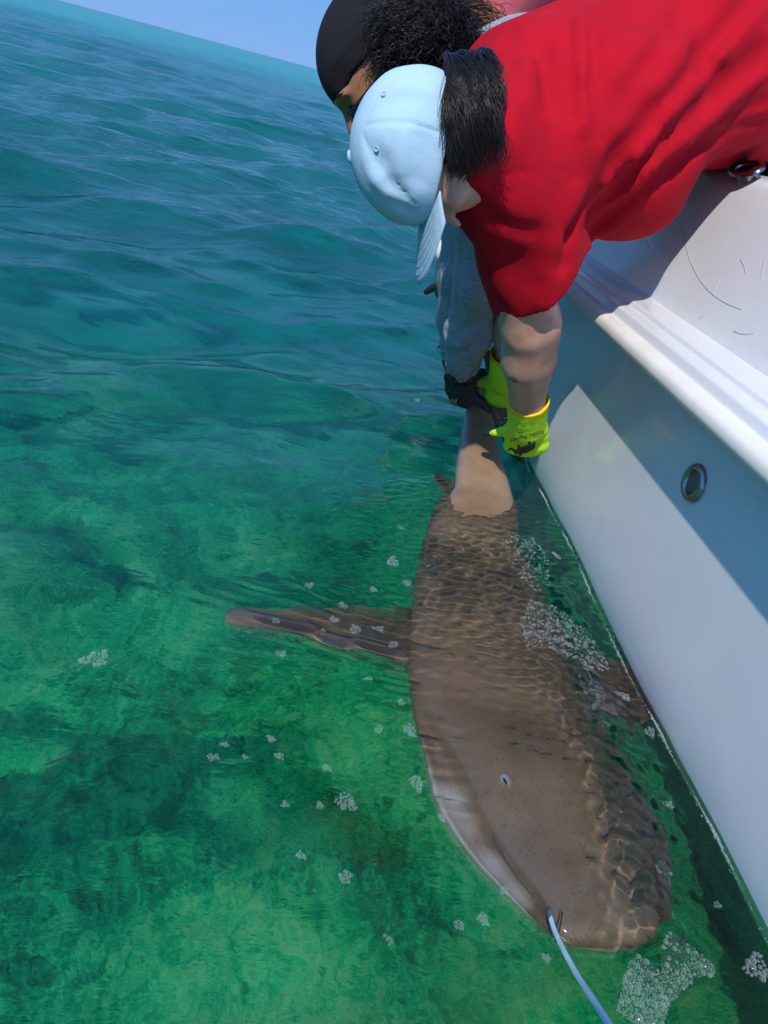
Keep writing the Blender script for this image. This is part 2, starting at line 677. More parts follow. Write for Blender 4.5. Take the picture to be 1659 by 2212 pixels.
dc = np.array([.6455, 1.0, .337])
V, F = ring_mesh(dc, (-1, 0, 0), 0, 0, 0, prof=[(.031, -.002), (.031, .003), (.028, .007), (.021, .007), (.018, .003), (.018, -.03)])
dr = mesh_obj('drain_fitting', V, F, M_CHROME, boat)
V, F = ring_mesh(dc + np.array([-.002, 0, 0]), (-1, 0, 0), 0, 0, 0, prof=[(.018, .0), (.010, .002), (.0005, .002)])
mesh_obj('drain_plug', V, F, simple('drain_plug_grey', (.16, .15, .15), .35, .6), dr)
# flush rod holder on the coaming top
_r = ray(1612, 363)
rc = EYE + _r * (.757 / _r[0])
rn = unit((-.62, 0, .78))
V, F = ring_mesh(rc, rn, 0, 0, 0, prof=[(.026, -.004), (.025, .003), (.018, .004), (.0165, .001), (.0165, -.03)])
V = [(rc + (np.array(v) - rc) * np.array([1, 1.9, 1])) for v in V]
rh = mesh_obj('rod_holder', V, F, M_CHROME, boat)
V, F = ring_mesh(rc - rn * .002, rn, 0, 0, 0, prof=[(.017, .0), (.0005, .0)])
V = [(rc + (np.array(v) - rc) * np.array([1, 1.9, 1])) for v in V]
mesh_obj('rod_holder_cup', V, F, M_DARK, rh)


def coam_pt(u, v, off=.0007):
    """point of the sloping coaming face seen at (u, v)"""
    r = ray(u, v)
    lo, hi = .3, 3.0
    for _ in range(60):
        m = (lo + hi) / 2
        p = EYE + r / np.linalg.norm(r) * m
        z = p[2] - .0096 * (1.2 - p[1])
        xs = .696 + (z - .535) * (.056 / .21)
        if p[0] > xs: hi = m
        else: lo = m
    p = EYE + r / np.linalg.norm(r) * lo
    return p + np.array([-off, 0, 0])


for pl in ([(1472, 488), (1490, 560), (1520, 615), (1560, 650), (1602, 668)], [(1540, 640), (1556, 600)], [(1455, 470), (1462, 478)],
           [(1600, 560), (1608, 575), (1612, 590)], [(1585, 715), (1605, 722), (1630, 720)], [(1480, 446), (1500, 444)], [(1645, 600), (1652, 560)],
           [(1395, 520), (1404, 536)], [(1508, 690), (1520, 682)]):
    P = catmull([coam_pt(*q) for q in pl], 12)
    V, F = tube(P, .0004, 4)
    mesh_obj('scratch', V, F, M_SCRATCH, boat)

# thin line of foam where the sea meets the hull
t = NT('foam')
lw = t.n('LayerWeight', {'Blend': .45}).outputs['Facing']
dif = t.n('BsdfDiffuse', {'Color': (.86, .92, .90, 1)})
glo = t.n('BsdfGlossy', {'Roughness': .05, 'Color': (1, 1, 1, 1)})
trn = t.n('BsdfTransparent', {'Color': (.97, 1, .99, 1)})
film = t.n('MixShader', {0: .45, 1: dif.outputs[0], 2: glo.outputs[0]})
fac = t.n('MapRange', {'Value': lw, 'From Min': .30, 'From Max': .9, 'To Min': .14, 'To Max': .95}).outputs[0]
M_FOAM = t.surface(t.n('MixShader', {0: fac, 1: trn.outputs[0], 2: film.outputs[0]}).outputs[0])


def bubble_template(n=9, m=4):
    V, F = [], []
    for i in range(m):
        a = PI / 2 * i / m
        for j in range(n):
            b = 2 * PI * (j + .5 * (i % 2)) / n
            V.append((math.cos(a) * math.cos(b), math.cos(a) * math.sin(b), math.sin(a)))
    V.append((0, 0, 1))
    for i in range(m - 1):
        for j in range(n):
            k = (j + 1) % n
            F.append([i * n + j, i * n + k, (i + 1) * n + k])
            F.append([i * n + j, (i + 1) * n + k, (i + 1) * n + j])
    for j in range(n):
        F.append([(m - 1) * n + j, (m - 1) * n + (j + 1) % n, m * n])
    return np.array(V), np.array(F)


BV, BFc = bubble_template()
frng = np.random.default_rng(3)


def foam_mesh(name, pts, rads, parent=None, mat=None):
    VV, FF = [], []
    for i, (p, r) in enumerate(zip(pts, rads)):
        VV.append(BV * r * np.array([1, 1, .85]) + np.array([p[0], p[1], p[2]]))
        FF.append(BFc + i * len(BV))
    return mesh_obj(name, np.vstack(VV), np.vstack(FF), mat or M_FOAM, parent)


def pack(inside, lo, hi, r0, r1, n, tries=9000):
    pts, rs = [], []
    for k in range(tries):
        if len(pts) >= n: break
        r = r0 + (r1 - r0) * frng.random() ** 2.2
        p = lo + (hi - lo) * frng.random(2)
        if not inside(p): continue
        if pts:
            d = np.hypot(*(np.array(pts) - p).T)
            if np.any(d < (np.array(rs) + r) * .86): continue
        pts.append(p); rs.append(r)
    return pts, rs


pts, rads = [], []
for y in np.arange(.45, 2.3, .0014):
    for q in range(2):
        x = .662 + hull_curve(y) - abs(frng.normal(0, .0022)) - .002
        if math.sin(y * 21) + math.sin(y * 47 + 1) < -1.1 and frng.random() < .8: continue
        pts.append((x, y, water_z(x, y) - .0003)); rads.append(frng.uniform(.0004, .0015) * (1 + .5 * math.sin(y * 33)))
o = foam_mesh('foam_line', pts, rads)
tag(o, 'thin white line of foam along the boat side', kind='stuff')

# ================================================================== THE SHARK
t = NT('shark_skin')
c = t.coord()
pos = t.n('TexCoord').outputs['Object']
vc = t.n('VertexColor', layer_name='belly').outputs['Color']
big = t.noise(c, 7, 5, .6)
fine = t.noise(c, 210, 5, .8)
br = t.ramp(big, [(.3, (.205, .126, .078)), (.5, (.31, .194, .120)), (.72, (.44, .285, .182))])
br = t.mix(t.math('MULTIPLY', fine, .55), br, (.15, .088, .052))
vo = t.n('TexVoronoi', {'Vector': c, 'Scale': 150.0, 'Randomness': 1.0})
dots = t.math('LESS_THAN', vo.outputs['Distance'], .17)
sep = t.n('SeparateXYZ', {'Vector': pos})
onhead = t.math('LESS_THAN', sep.outputs['Y'], .74)
br = t.mix(t.math('MULTIPLY', t.math('MULTIPLY', dots, onhead), .75), br, (.03, .02, .016))
pale = t.ramp(t.noise(c, 12, 4), [(.3, (.66, .60, .52)), (.7, (.84, .80, .73))])
skin = t.mix(vc, br, pale)
M_SHARK = t.principled(Base_Color=skin, Roughness=.24, Specular_IOR_Level=.55, Normal=t.bump(t.math('ADD', fine, t.math('MULTIPLY', big, 2.0)), .5, .003), Coat_Weight=.6, Coat_Roughness=.12)

M_FIN = M_SHARK.copy()
M_FIN.name = 'shark_fin_skin'
for nd in M_FIN.node_tree.nodes:
    if nd.type == 'VALTORGB' and nd.color_ramp.elements[0].color[0] < .3:
        for el in nd.color_ramp.elements: el.color = (el.color[0] * .62, el.color[1] * .62, el.color[2] * .64, 1)
shark = empty('shark', (.45, 1.0, -.08), 'brown shark held by its tail beside the white boat', 'shark')
# sections: x, y, z of the middle; half width; height above; depth below
tl = [at(1052, 1062, 1.50), at(1047, 1000, 1.585), at(1040, 935, 1.675), at(1040, 875, 1.755), at(1052, 815, 1.85)]
SEC = [
    (.480, .470, -0.034, .012, .006, .008),
    (.478, .478, -0.036, .052, .014, .016),
    (.472, .500, -0.039, .088, .021, .026),
    (.464, .545, -0.044, .118, .030, .042),
    (.456, .600, -0.052, .148, .036, .056),
    (.449, .665, -0.060, .166, .042, .068),
    (.443, .740, -0.068, .166, .046, .076),
    (.438, .830, -0.080, .168, .046, .082),
    (.438, .930, -.082, .167, .048, .086),
    (.442, 1.04, -.083, .159, .048, .086),
    (.447, 1.16, -.080, .146, .046, .080),
    (.452, 1.28, -.068, .126, .043, .072),
    (.458, 1.39, -.036, .102, .040, .062),
    (tl[0][0], 1.50, tl[0][2] - .03, .080, .038, .050),
    (tl[1][0], 1.585, tl[1][2] - .028, .066, .036, .042),
    (tl[2][0], 1.675, tl[2][2] - .022, .049, .030, .034),
    (tl[3][0], 1.755, tl[3][2] - .014, .033, .024, .026),
    (tl[4][0], 1.85, tl[4][2] - .004, .010, .010, .012),
]
S = catmull(SEC, 230)
S[:, 3:] = np.maximum(S[:, 3:], .004)
NR = 96
V, colv = [], []
cent = S[:, :3]
tan = np.gradient(cent, axis=0)
jaw = sstep(cent[:, 1], .474, .53) * (1 - sstep(cent[:, 1], .66, .86))
for i in range(len(S)):
    d = unit(tan[i])
    sd = unit(np.cross(d, [0, 0, 1]))          # to the shark's left as it faces us
    up = np.cross(sd, d)
    rollq = .13
    sd, up = sd * math.cos(rollq) - up * math.sin(rollq), up * math.cos(rollq) + sd * math.sin(rollq)
    w, ht, hb = S[i, 3:]
    head = 1 - sstep(cent[i, 1], .58, .80)
    for j in range(NR):
        a = 2 * PI * j / NR
        ca, sa = math.cos(a), math.sin(a)
        e = 2 / (2.25 + .5 * head) if sa > 0 else 2 / 2.0
        xx = math.copysign(abs(ca) ** e, ca) * w
        zz = math.copysign(abs(sa) ** (2 / 2.1), sa) * (ht if sa > 0 else hb)
        # broad flat snout above, the jaw and gill flank bulging out under its edge
        plate = float(sstep(sa, .10, .34)) * jaw[i]
        xx *= 1 - .25 * plate
        zz += .006 * plate * (1 - abs(ca))
        edge_ = math.exp(-((sa - .20) / .09) ** 2) * jaw[i]
        zz -= .020 * edge_
        xx *= 1 - .09 * edge_
        p = cent[i] + sd * xx + up * zz
        V.append(p)
        lim = (.16 if ca < 0 else -.25) * jaw[i] - .36 * (1 - jaw[i])
        wob = .10 * math.sin(p[1] * 60) + .07 * math.sin(p[1] * 131 + a * 3)
        colv.append(float(np.clip((lim + .14 - sa + wob * .5) / .22, 0, 1)) * (1 - .75 * float(sstep(p[1], 1.15, 1.45))) * .72)
F = []
n = len(S)
for i in range(n - 1):
    for j in range(NR):
        k = (j + 1) % NR
        F.append([i * NR + j, i * NR + k, (i + 1) * NR + k, (i + 1) * NR + j])
F.append([j for j in range(NR)][::-1])
F.append([(n - 1) * NR + j for j in range(NR)])


def belly_attr(o, vals):
    ca = o.data.color_attributes.new('belly', 'FLOAT_COLOR', 'POINT')
    vals = np.asarray(vals, np.float32)
    ca.data.foreach_set('color', np.stack([vals, vals, vals, np.ones_like(vals)], 1).ravel())


body = mesh_obj('body', V, F, M_SHARK, shark)
belly_attr(body, colv)
body.cycles.is_caustics_receiver = True
SHARK_V = np.array(V).reshape(n, NR, 3)


def fin_blade(name, lead, trail, nrm, thick, parent, nu=36, nv=22, pale_edge=0.0):
    """a fin between a leading and a trailing edge, thick at the root"""
    L, T = catmull(lead, nu), catmull(trail, nu)
    nrm = unit(nrm)
    V, F, cv = [], [], []
    for sgn in (1, -1):
        for i in range(nu):
            q = i / (nu - 1)
            for j in range(nv):
                r = j / (nv - 1)
                th = thick * (1 - .85 * q) * (math.sqrt(max(r, 0)) * (1 - r) * 2.2 if r < 1 else 0)
                bend = .004 * math.sin(6 * q + 4 * r)
                V.append(L[i] * (1 - r) + T[i] * r + nrm * (sgn * th + bend))
                cv.append(0.0 if sgn > 0 else .8)
        b = 0 if sgn > 0 else nu * nv
        for i in range(nu - 1):
            for j in range(nv - 1):
                a = b + i * nv + j
                f = [a, a + 1, a + nv + 1, a + nv]
                F.append(f if sgn > 0 else f[::-1])
    o = mesh_obj(name, V, F, M_FIN, parent)
    belly_attr(o, cv)
    o.cycles.is_caustics_receiver = True
    return o


zf = -.035
fin_blade('pectoral_fin',
          [on(960, 1500, -0.082), on(872, 1470, -0.077), on(800, 1442, -0.070), on(690, 1402, -0.060), on(580, 1376, -0.050), on(515, 1362, -0.044), on(486, 1352, -0.042)],
          [on(985, 1330, -0.082), on(900, 1338, -0.074), on(820, 1338, -0.068), on(700, 1332, -0.060), on(590, 1330, -0.050), on(520, 1324, -0.044), on(486, 1332, -0.042)],
          (0, 0, 1), .020, shark)
fin_blade('pectoral_fin',
          [on(1280, 1560, -.06), on(1330, 1590, -.07), on(1368, 1598, -.085), on(1400, 1585, -.10)],
          [on(1250, 1440, -.06), on(1310, 1450, -.07), on(1365, 1490, -.085), on(1402, 1570, -.10)],
          (.35, 0, .9), .018, shark)
# tail fin standing up behind the hands
fin_blade('tail_fin',
          [at(1062, 905, 1.76), at(1056, 860, 1.78), at(1050, 800, 1.80), at(1044, 765, 1.81), at(1049, 745, 1.815)],
          [at(1100, 900, 1.77), at(1092, 860, 1.79), at(1082, 805, 1.81), at(1066, 770, 1.82), at(1052, 747, 1.815)],
          (-.1, -1, .15), .012, shark)
fin_blade('tail_fin',
          [at(1062, 905, 1.77), at(1090, 960, 1.78), at(1112, 1010, 1.80), at(1128, 1052, 1.82)],
          [at(1100, 905, 1.77), at(1124, 960, 1.79), at(1138, 1010, 1.81), at(1132, 1054, 1.82)],
          (-.1, -1, .15), .010, shark)
fin_blade('pelvic_fin',
          [on(985, 1120, -.04), on(950, 1070, -.03), on(938, 1046, -.02), on(936, 1032, -.012)],
          [on(990, 1060, -.04), on(965, 1044, -.03), on(950, 1032, -.02), on(940, 1026, -.012)],
          (0, 0, 1), .008, shark)


def skin_hit(u, v):
    """vertex of the shark's upper side seen at (u, v)"""
    r = unit(ray(u, v))
    P = SHARK_V.reshape(-1, 3)
    d = P - EYE
    tt = d @ r
    e = np.linalg.norm(d - tt[:, None] * r, axis=1) + .15 * (tt - tt.min())
    return P[np.argmin(e)]


# the eye: pale lids round a dark slit
ec = skin_hit(1086, 1690)
ax = unit(EYE - ec)
right = unit(ray(1180, 1690) - ray(1086, 1690)); right = unit(right - ax * (right @ ax)); dn = np.cross(ax, right)


def patch(name, c, A, B, rx, ry, h, mat, parent, n=20, m=5):
    V, F = [c + ax * h], []
    for i in range(1, m + 1):
        for j in range(n):
            a = 2 * PI * j / n
            q = i / m
            V.append(c + A * rx * q * math.cos(a) + B * ry * q * math.sin(a) + ax * h * (1 - q * q))
    for j in range(n):
        F.append([0, 1 + j, 1 + (j + 1) % n])
    for i in range(m - 1):
        for j in range(n):
            k = (j + 1) % n
            F.append([1 + i * n + j, 1 + (i + 1) * n + j, 1 + (i + 1) * n + k, 1 + i * n + k])
    return mesh_obj(name, V, F, mat, parent)


A = unit(right * .94 + dn * .3); B = np.cross(ax, A)
eye = patch('eye', ec + ax * .003, A, B, .0075, .0105, .006, simple('pale_eyelid', (.85, .80, .70), .3), shark)
patch('pupil', ec + ax * .0088, A, B, .0020, .0058, .0015, simple('slit_pupil', (.05, .03, .02), .15), eye)
# mouth line under the edge of the snout: dark tube standing in for the shadow along it
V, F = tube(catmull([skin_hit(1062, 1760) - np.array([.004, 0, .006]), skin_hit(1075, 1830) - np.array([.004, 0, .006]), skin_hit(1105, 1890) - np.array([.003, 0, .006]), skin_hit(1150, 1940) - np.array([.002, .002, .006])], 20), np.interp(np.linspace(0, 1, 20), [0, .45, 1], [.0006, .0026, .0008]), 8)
mesh_obj('mouth_shadow', V, F, simple('mouth_shadow_brown', (.10, .066, .045), .5), shark).cycles.is_caustics_receiver = True

# ---- the line in its mouth
P = catmull([on(1184, 1965, -.004), on(1200, 2015, .02), on(1240, 2095, .07), on(1285, 2165, .13), on(1335, 2245, .20), on(1375, 2310, .26)], 40)
V, F = [], []
for i, p in enumerate(P):
    d = unit(np.gradient(P, axis=0)[i]); w = unit(np.cross(d, unit(EYE - p))); q = np.cross(w, d)
    hw = .0024 + .0009 * i / 39
    for a, b in ((-hw, -.0008), (hw, -.0008), (hw, .0008), (-hw, .0008)):
        V.append(p + w * a + q * b)
for i in range(39):
    for j in range(4):
        k = (j + 1) % 4
        F.append([i * 4 + j, i * 4 + k, i * 4 + 4 + k, i * 4 + 4 + j])
F += [[3, 2, 1, 0], [156, 157, 158, 159]]
o = mesh_obj('leader_line', V, F, simple('pale_blue_line', (.55, .72, .80), .45, var=.1), None)
tag(o, 'flat pale blue line running from the shark\'s mouth', 'line')

# ---- floating foam and drift
SMALL = [(210, 1407, 23), (748, 1730, 23), (900, 1685, 19), (888, 1567, 17), (461, 1630, 12), (487, 1600, 8), (605, 1630, 10), (587, 1588, 10),
         (670, 1257, 10), (742, 1300, 11), (707, 1655, 10), (820, 1567, 11), (850, 1211, 16), (725, 1330, 11), (770, 1350, 13), (820, 1350, 11),
         (852, 1382, 11), (597, 1330, 11), (610, 1400, 12), (690, 1740, 8), (615, 1740, 8), (745, 1897, 14), (650, 1850, 10), (990, 2000, 10),
         (1042, 1988, 13), (955, 1765, 9), (1088, 1925, 10), (1405, 1580, 14), (1440, 1742, 12), (1350, 1497, 14), (1200, 1203, 12),
         (1521, 1710, 9), (1630, 2095, 26), (880, 1255, 10), (908, 945, 9), (960, 855, 13), (865, 1140, 8), (808, 1266, 9), (840, 2030, 9),
         (1175, 2075, 9), (900, 870, 7), (1545, 1960, 8), (800, 1455, 8), (870, 1508, 9), (1575, 1690, 10), (700, 1350, 6), (530, 1630, 6)]
for (u, v, r) in SMALL:
    if r == 23: lab, grp = ('oval clump of bubbles drifting alone beyond the tip of the shark\'s fin' if u < 300 else 'largest round clump of bubbles on the green water beside the shark\'s head'), None
    elif r == 26: lab, grp = 'pale foam patch at the boat side ahead of the shark\'s snout', None
    elif 580 < u < 870 and 1320 < v < 1405: lab, grp = 'small bubble clump over the shark\'s outstretched fin', 'bubble clumps over the fin'
    elif u > 1150: lab, grp = 'small bubble clump between the shark and the boat side', 'bubble clumps by the boat'
    elif v < 1300: lab, grp = 'small bubble clump on the water near the shark\'s tail', 'bubble clumps near the tail'
    else: lab, grp = 'small bubble clump on the open green water beside the shark\'s head', 'bubble clumps beside the head'
    c0 = on(u, v, 0)
    c0[2] = water_z(c0[0], c0[1])
    rad = r * UNIT / FPX * np.linalg.norm(c0 - EYE)
    br = min(.0021, max(.0011, rad * .17))
    el = frng.uniform(.75, 1.3); an = frng.uniform(0, PI)
    ph = frng.uniform(0, 6.28, 3)

    def ins(p, rad=rad, el=el, an=an, ph=ph):
        a = math.atan2(p[1], p[0]); x = p[0] * math.cos(an) + p[1] * math.sin(an); y = -p[0] * math.sin(an) + p[1] * math.cos(an)
        return math.hypot(x / el, y * el) < rad * (.86 + .14 * math.sin(3 * a + ph[0]) + .1 * math.sin(5 * a + ph[1]))
    pp, rr_ = pack(ins, np.array([-rad * 1.3] * 2), np.array([rad * 1.3] * 2), br * .8, br * 2.3, 70, 1500)
    if not pp: continue
    P3 = [(c0[0] + p[0], c0[1] + p[1], water_z(c0[0] + p[0], c0[1] + p[1]) - .0002) for p in pp]
    o = foam_mesh('foam_patch', P3, rr_)
    tag(o, lab, 'foam', grp)


def foam_poly(name, poly, label, r0, r1, n):
    Q = np.array([on(u, v, 0)[:2] for u, v in poly])

    def ins(p):
        c = False
        for i in range(len(Q)):
            a, b = Q[i], Q[i - 1]
            if (a[1] > p[1]) != (b[1] > p[1]) and p[0] < (b[0] - a[0]) * (p[1] - a[1]) / (b[1] - a[1]) + a[0]: c = not c
        return c
    pp, rr_ = pack(ins, Q.min(0), Q.max(0), r0, r1, n, 14000)
    o = foam_mesh(name, [(p[0], p[1], water_z(*p) - .0002) for p in pp], rr_)
    return tag(o, label, 'foam', kind='stuff')


foam_poly('foam_raft', [(1330, 2175), (1352, 2080), (1375, 2075), (1415, 2105), (1420, 2140), (1440, 2180), (1425, 2225), (1370, 2225), (1325, 2190)],
          'raft of large clear bubbles under the shark\'s snout', .0011, .0046, 420)
foam_poly('foam_raft', [(1420, 2060), (1432, 2030), (1460, 2035), (1500, 2062), (1540, 2095), (1535, 2115), (1495, 2120), (1455, 2160), (1425, 2190), (1420, 2120)],
          'ragged raft of fine bubbles between the shark\'s snout and the boat', .0010, .0036, 520)
foam_poly('foam_raft', [(1090, 1165), (1110, 1150), (1150, 1165), (1178, 1210), (1190, 1260), (1160, 1275), (1120, 1240), (1095, 1200)],
          'frothy water breaking over the shark just below its tail', .0008, .0034, 380)
foam_poly('foam_raft', [(1125, 1330), (1150, 1290), (1200, 1310), (1260, 1360), (1320, 1420), (1325, 1442), (1280, 1445), (1230, 1420), (1180, 1400), (1140, 1390)],
          'frothy splash between the middle of the shark and the boat', .0008, .0036, 760)
foam_poly('foam_raft', [(1405, 1880), (1425, 1872), (1440, 1895), (1438, 1925), (1415, 1915)], 'bubbles clinging to the side of the shark\'s snout', .0009, .003, 90)
# one big clear bubble over the head
c0 = on(1205, 1655, 0); c0[2] = water_z(c0[0], c0[1])
film2 = NT('clear_bubble')
_lw = film2.n('LayerWeight', {'Blend': .35}).outputs['Facing']
M_BUB = film2.surface(film2.n('MixShader', {0: film2.n('MapRange', {'Value': _lw, 'From Min': .3, 'From Max': 1.0, 'To Min': .04, 'To Max': .7}).outputs[0], 1: film2.n('BsdfTransparent').outputs[0], 2: film2.n('BsdfGlossy', {'Roughness': .03}).outputs[0]}).outputs[0])
o = foam_mesh('bubble', [c0], [.0075], None, M_BUB); tag(o, 'single large clear bubble on the shark\'s head', 'bubble')
M_TWIG = simple('dead_reed', (.035, .022, .014), .6)
for pl, r, lab in (([(96, 1636), (130, 1624), (172, 1616)], .0011, 'thin brown reed floating on the green water'),
                   ([(1196, 2040), (1206, 2008), (1212, 1975)], .0010, 'straw coloured grass stem caught on the pale line')):
    P = [on(u, v, .002) for u, v in pl]
    for p in P: p[2] = water_z(p[0], p[1]) + .0004
    V, F = tube(catmull(P, 12), r, 6)
    tag(mesh_obj('reed', V, F, M_TWIG), lab, 'reed')

# ================================================================== THE PEOPLE
def skin_mat(name, col, var=.12, mark=None):
    t = NT(name)
    c = t.coord()
    base = t.ramp(t.noise(c, 14, 5, .6), [(.3, tuple(x * (1 - var) for x in col)), (.7, tuple(min(1, x * (1 + var)) for x in col))])
    base = t.mix(t.ramp(t.noise(c, 70, 3), [(.62, (0, 0, 0)), (.8, (.35, .35, .35))]), base, tuple(x * .55 for x in col))
    base = t.mix(t.ramp(t.noise(c, 9, 3), [(.5, (0, 0, 0)), (.75, (.3, .3, .3))]), base, (min(1, col[0] * 1.05), col[1] * .72, col[2] * .68))
    if mark is not None:      # faded blue ink
        pt = t.n('TexCoord').outputs['Object']
        dv = t.n('VectorMath', {0: pt, 1: tuple(mark)}, operation='DISTANCE').outputs['Value']
        dv = t.math('ADD', dv, t.math('MULTIPLY', t.noise(pt, 130, 3), .022))
        base = t.mix(t.n('MapRange', {'Value': dv, 'From Min': .017, 'From Max': .024, 'To Min': .75, 'To Max': 0.0}).outputs[0], base, (.07, .085, .10))
    return t.principled(Base_Color=base, Roughness=.42, Subsurface_Weight=.12, Subsurface_Radius=(.01, .004, .002), Subsurface_Scale=.5 * K_UNIT,
                        Normal=t.bump(t.noise(c, 320, 3), .12, .001))


M_SKIN = skin_mat('fair_wet_skin', (.52, .285, .205))
M_SKIN2 = skin_mat('tanned_skin', (.33, .135, .065))
M_RED = cloth('red_jersey', (.43, .0018, .013), .10, bump=.5)
M_GREY = cloth('grey_heather', (.20, .235, .27), .08, heather=(.33, .37, .41))
M_NAVY = cloth('navy_panel', (.018, .026, .045), .15)
M_BLACK = cloth('black_wrap', (.012, .012, .016), .2)
M_PINK = cloth('faded_pink', (.50, .10, .13), .1)
M_CAP = cloth('pale_blue_twill', (.40, .57, .72), .07, bump=.5)
M_STITCH = simple('pale_thread', (.36, .51, .65), .8)
M_HI = cloth('fluorescent_yellow_knit', (.50, .86, .035), .06, bump=.5)
M_BAND = cloth('orange_yellow_band', (.82, .56, .02), .06)
M_COAT = simple('black_rubber_coating', (.012, .013, .018), .45, bump=.3, bscale=220)
M_PRINT = simple('dark_print', (.02, .045, .01), .7)
M_SHORTS = cloth('dark_shorts', (.03, .035, .05))
t = NT('black_hair')
st = t.noise(t.coord(), 35, 3)
M_HAIRBASE = simple('black_hair_mass', (.008, .007, .008), .75, Specular_IOR_Level=.15)
M_HAIR = t.principled(Base_Color=t.ramp(st, [(.3, (.004, .0035, .004)), (.75, (.020, .016, .016))]), Roughness=.38, Specular_IOR_Level=.4)
t = NT('brown_hair')
M_BROWN = t.principled(Base_Color=t.ramp(t.noise(t.coord(), 30, 3), [(.3, (.05, .02, .008)), (.75, (.23, .11, .04))]), Roughness=.4)

hrng = np.random.default_rng(21)


def strands(name, roots, dirs, length, mat, parent, rad=.0011, curl=.012, freq=40, seg=16, grav=(0, 0, -1), g=.3, frizz=.3, guide=None):
    """locks of hair, each a thin tapered tube"""
    VV, FF = [], []
    for r, d in zip(roots, dirs):
        L = length * hrng.uniform(.65, 1.2)
        p = np.array(r, float); d = unit(d)
        s, q = frame_of(d)
        ph = hrng.uniform(0, 6.28); cu = curl * hrng.uniform(.4, 1.3); fq = freq * hrng.uniform(.7, 1.3)
        drift = hrng.normal(size=3) * frizz
        P = []
        for i in range(seg):
            z = i / (seg - 1)
            dd = unit(d * (1 - z) + (np.asarray(grav) * g + drift * .5) * z + d * .2)
            p = p + dd * L / seg
            pp = p + cu * min(1, z * 3) * (math.cos(fq * z * L + ph) * s + math.sin(fq * z * L + ph) * q)
            if guide is not None: pp = guide(pp)
            P.append(pp)
        V, F = tube(P, rad * np.linspace(1.1, .45, seg), 4, cap=False)
        b = len(VV)
        VV += V
        FF += [[k + b for k in f] for f in F]
    return mesh_obj(name, VV, FF, mat, parent)


def strand_set(roots, dirs, length, rad, curl, freq, seg, grav, g, frizz, phase):
    VV, FF = [], []
    for r, d in zip(roots, dirs):
        L = length * hrng.uniform(.8, 1.1)
        p = np.array(r, float); d = unit(d)
        s, q = frame_of(d)
        ph = phase + hrng.normal() * .35; cu = curl * hrng.uniform(.7, 1.2)
        drift = hrng.normal(size=3) * frizz
        P = []
        for i in range(seg):
            z = i / (seg - 1)
            p = p + unit(d * (1 - z) + (np.asarray(grav) * g + drift) * z + d * .2) * L / seg
            P.append(p + cu * z * (math.cos(freq * z * L * 2 + ph) * s + .6 * math.sin(freq * z * L * 2 + ph) * q))
        V, F = tube(P, rad * np.linspace(1.1, .4, seg), 4, cap=False)
        b = len(VV)
        VV += V
        FF += [[k + b for k in f] for f in F]
    return VV, FF


def join_strands(name, sets, mat, parent):
    VV, FF = [], []
    for V, F in sets:
        b = len(VV)
        VV += V
        FF += [[k + b for k in f] for f in F]
    return mesh_obj(name, VV, FF, mat, parent)


def head_axes(F, T):
    F = unit(F); T = unit(np.asarray(T) - F * (np.asarray(T) @ F))
    Sd = np.cross(T, F)
    return F, Sd, T


def head_sdf(p, C, F, Sd, T, ears=True):
    R = np.stack([F, Sd, T])
    L = lambda a, b, c: C + F * a + Sd * b + T * c
    d = ell(p, C, (.100, .078, .092), R)
    d = smin(d, ell(p, L(.028, 0, -.055), (.072, .060, .078), R), .03)
    d = smin(d, ell(p, L(.062, 0, -.112), (.030, .032, .022), R), .03)            # chin
    d = smin(d, cone(p, L(.094, 0, -.018), L(.112, 0, -.052), .010, .0125), .012)  # nose
    for b in (.016, -.016):
        d = smin(d, ell(p, L(.100, b * .7, -.057), (.010, .008, .007), R), .006)  # nostrils
    d = smin(d, ell(p, L(.088, 0, .004), (.014, .055, .010), R), .015)            # brow
    for sgn in (1, -1):
        d = smax(d, -ell(p, L(.100, sgn * .032, -.014), (.012, .017, .011), R), .010)  # eye sockets
        d = smin(d, ell(p, L(.080, sgn * .032, -.015), (.0125, .013, .0125), R), .004)
        d = smin(d, ell(p, L(.066, sgn * .045, -.045), (.024, .018, .020), R), .015)   # cheeks
        if ears: d = smin(d, ell(p, L(-.006, sgn * .082, -.022), (.022, .008, .032), R), .006)                                                     # ears
    d = smin(d, ell(p, L(.092, 0, -.082), (.009, .024, .0055), R), .007)          # lips
    d = smin(d, ell(p, L(.089, 0, -.093), (.009, .020, .0055), R), .006)
    d = smax(d, -ell(p, L(.102, 0, -.0875), (.006, .024, .0012), R), .003)
    return d


def eyes(parent, C, F, Sd, T):
    for sgn in (1, -1):
        c = C + F * .0925 + Sd * sgn * .032 - T * .0165
        P = catmull([c - Sd * .014, c + F * .004 - T * .003, c + Sd * .014], 10)
        V, Fc = tube(P, .0018, 6)
        mesh_obj('eyelash', V, Fc, M_HAIR, parent)
        c = C + F * .098 + Sd * sgn * .032 + T * .008
        P = catmull([c - Sd * .018 - F * .004, c + T * .003, c + Sd * .018 - F * .006], 10)
        V, Fc = tube(P, np.interp(np.linspace(0, 1, 10), [0, .5, 1], [.0015, .0035, .001]), 6)
        mesh_obj('eyebrow', V, Fc, M_HAIR, parent)


def bounds(P, m):
    P = np.asarray(P)
    return P.min(0) - m, P.max(0) + m


def plane(p, c, n):
    return (p - c) @ unit(n)


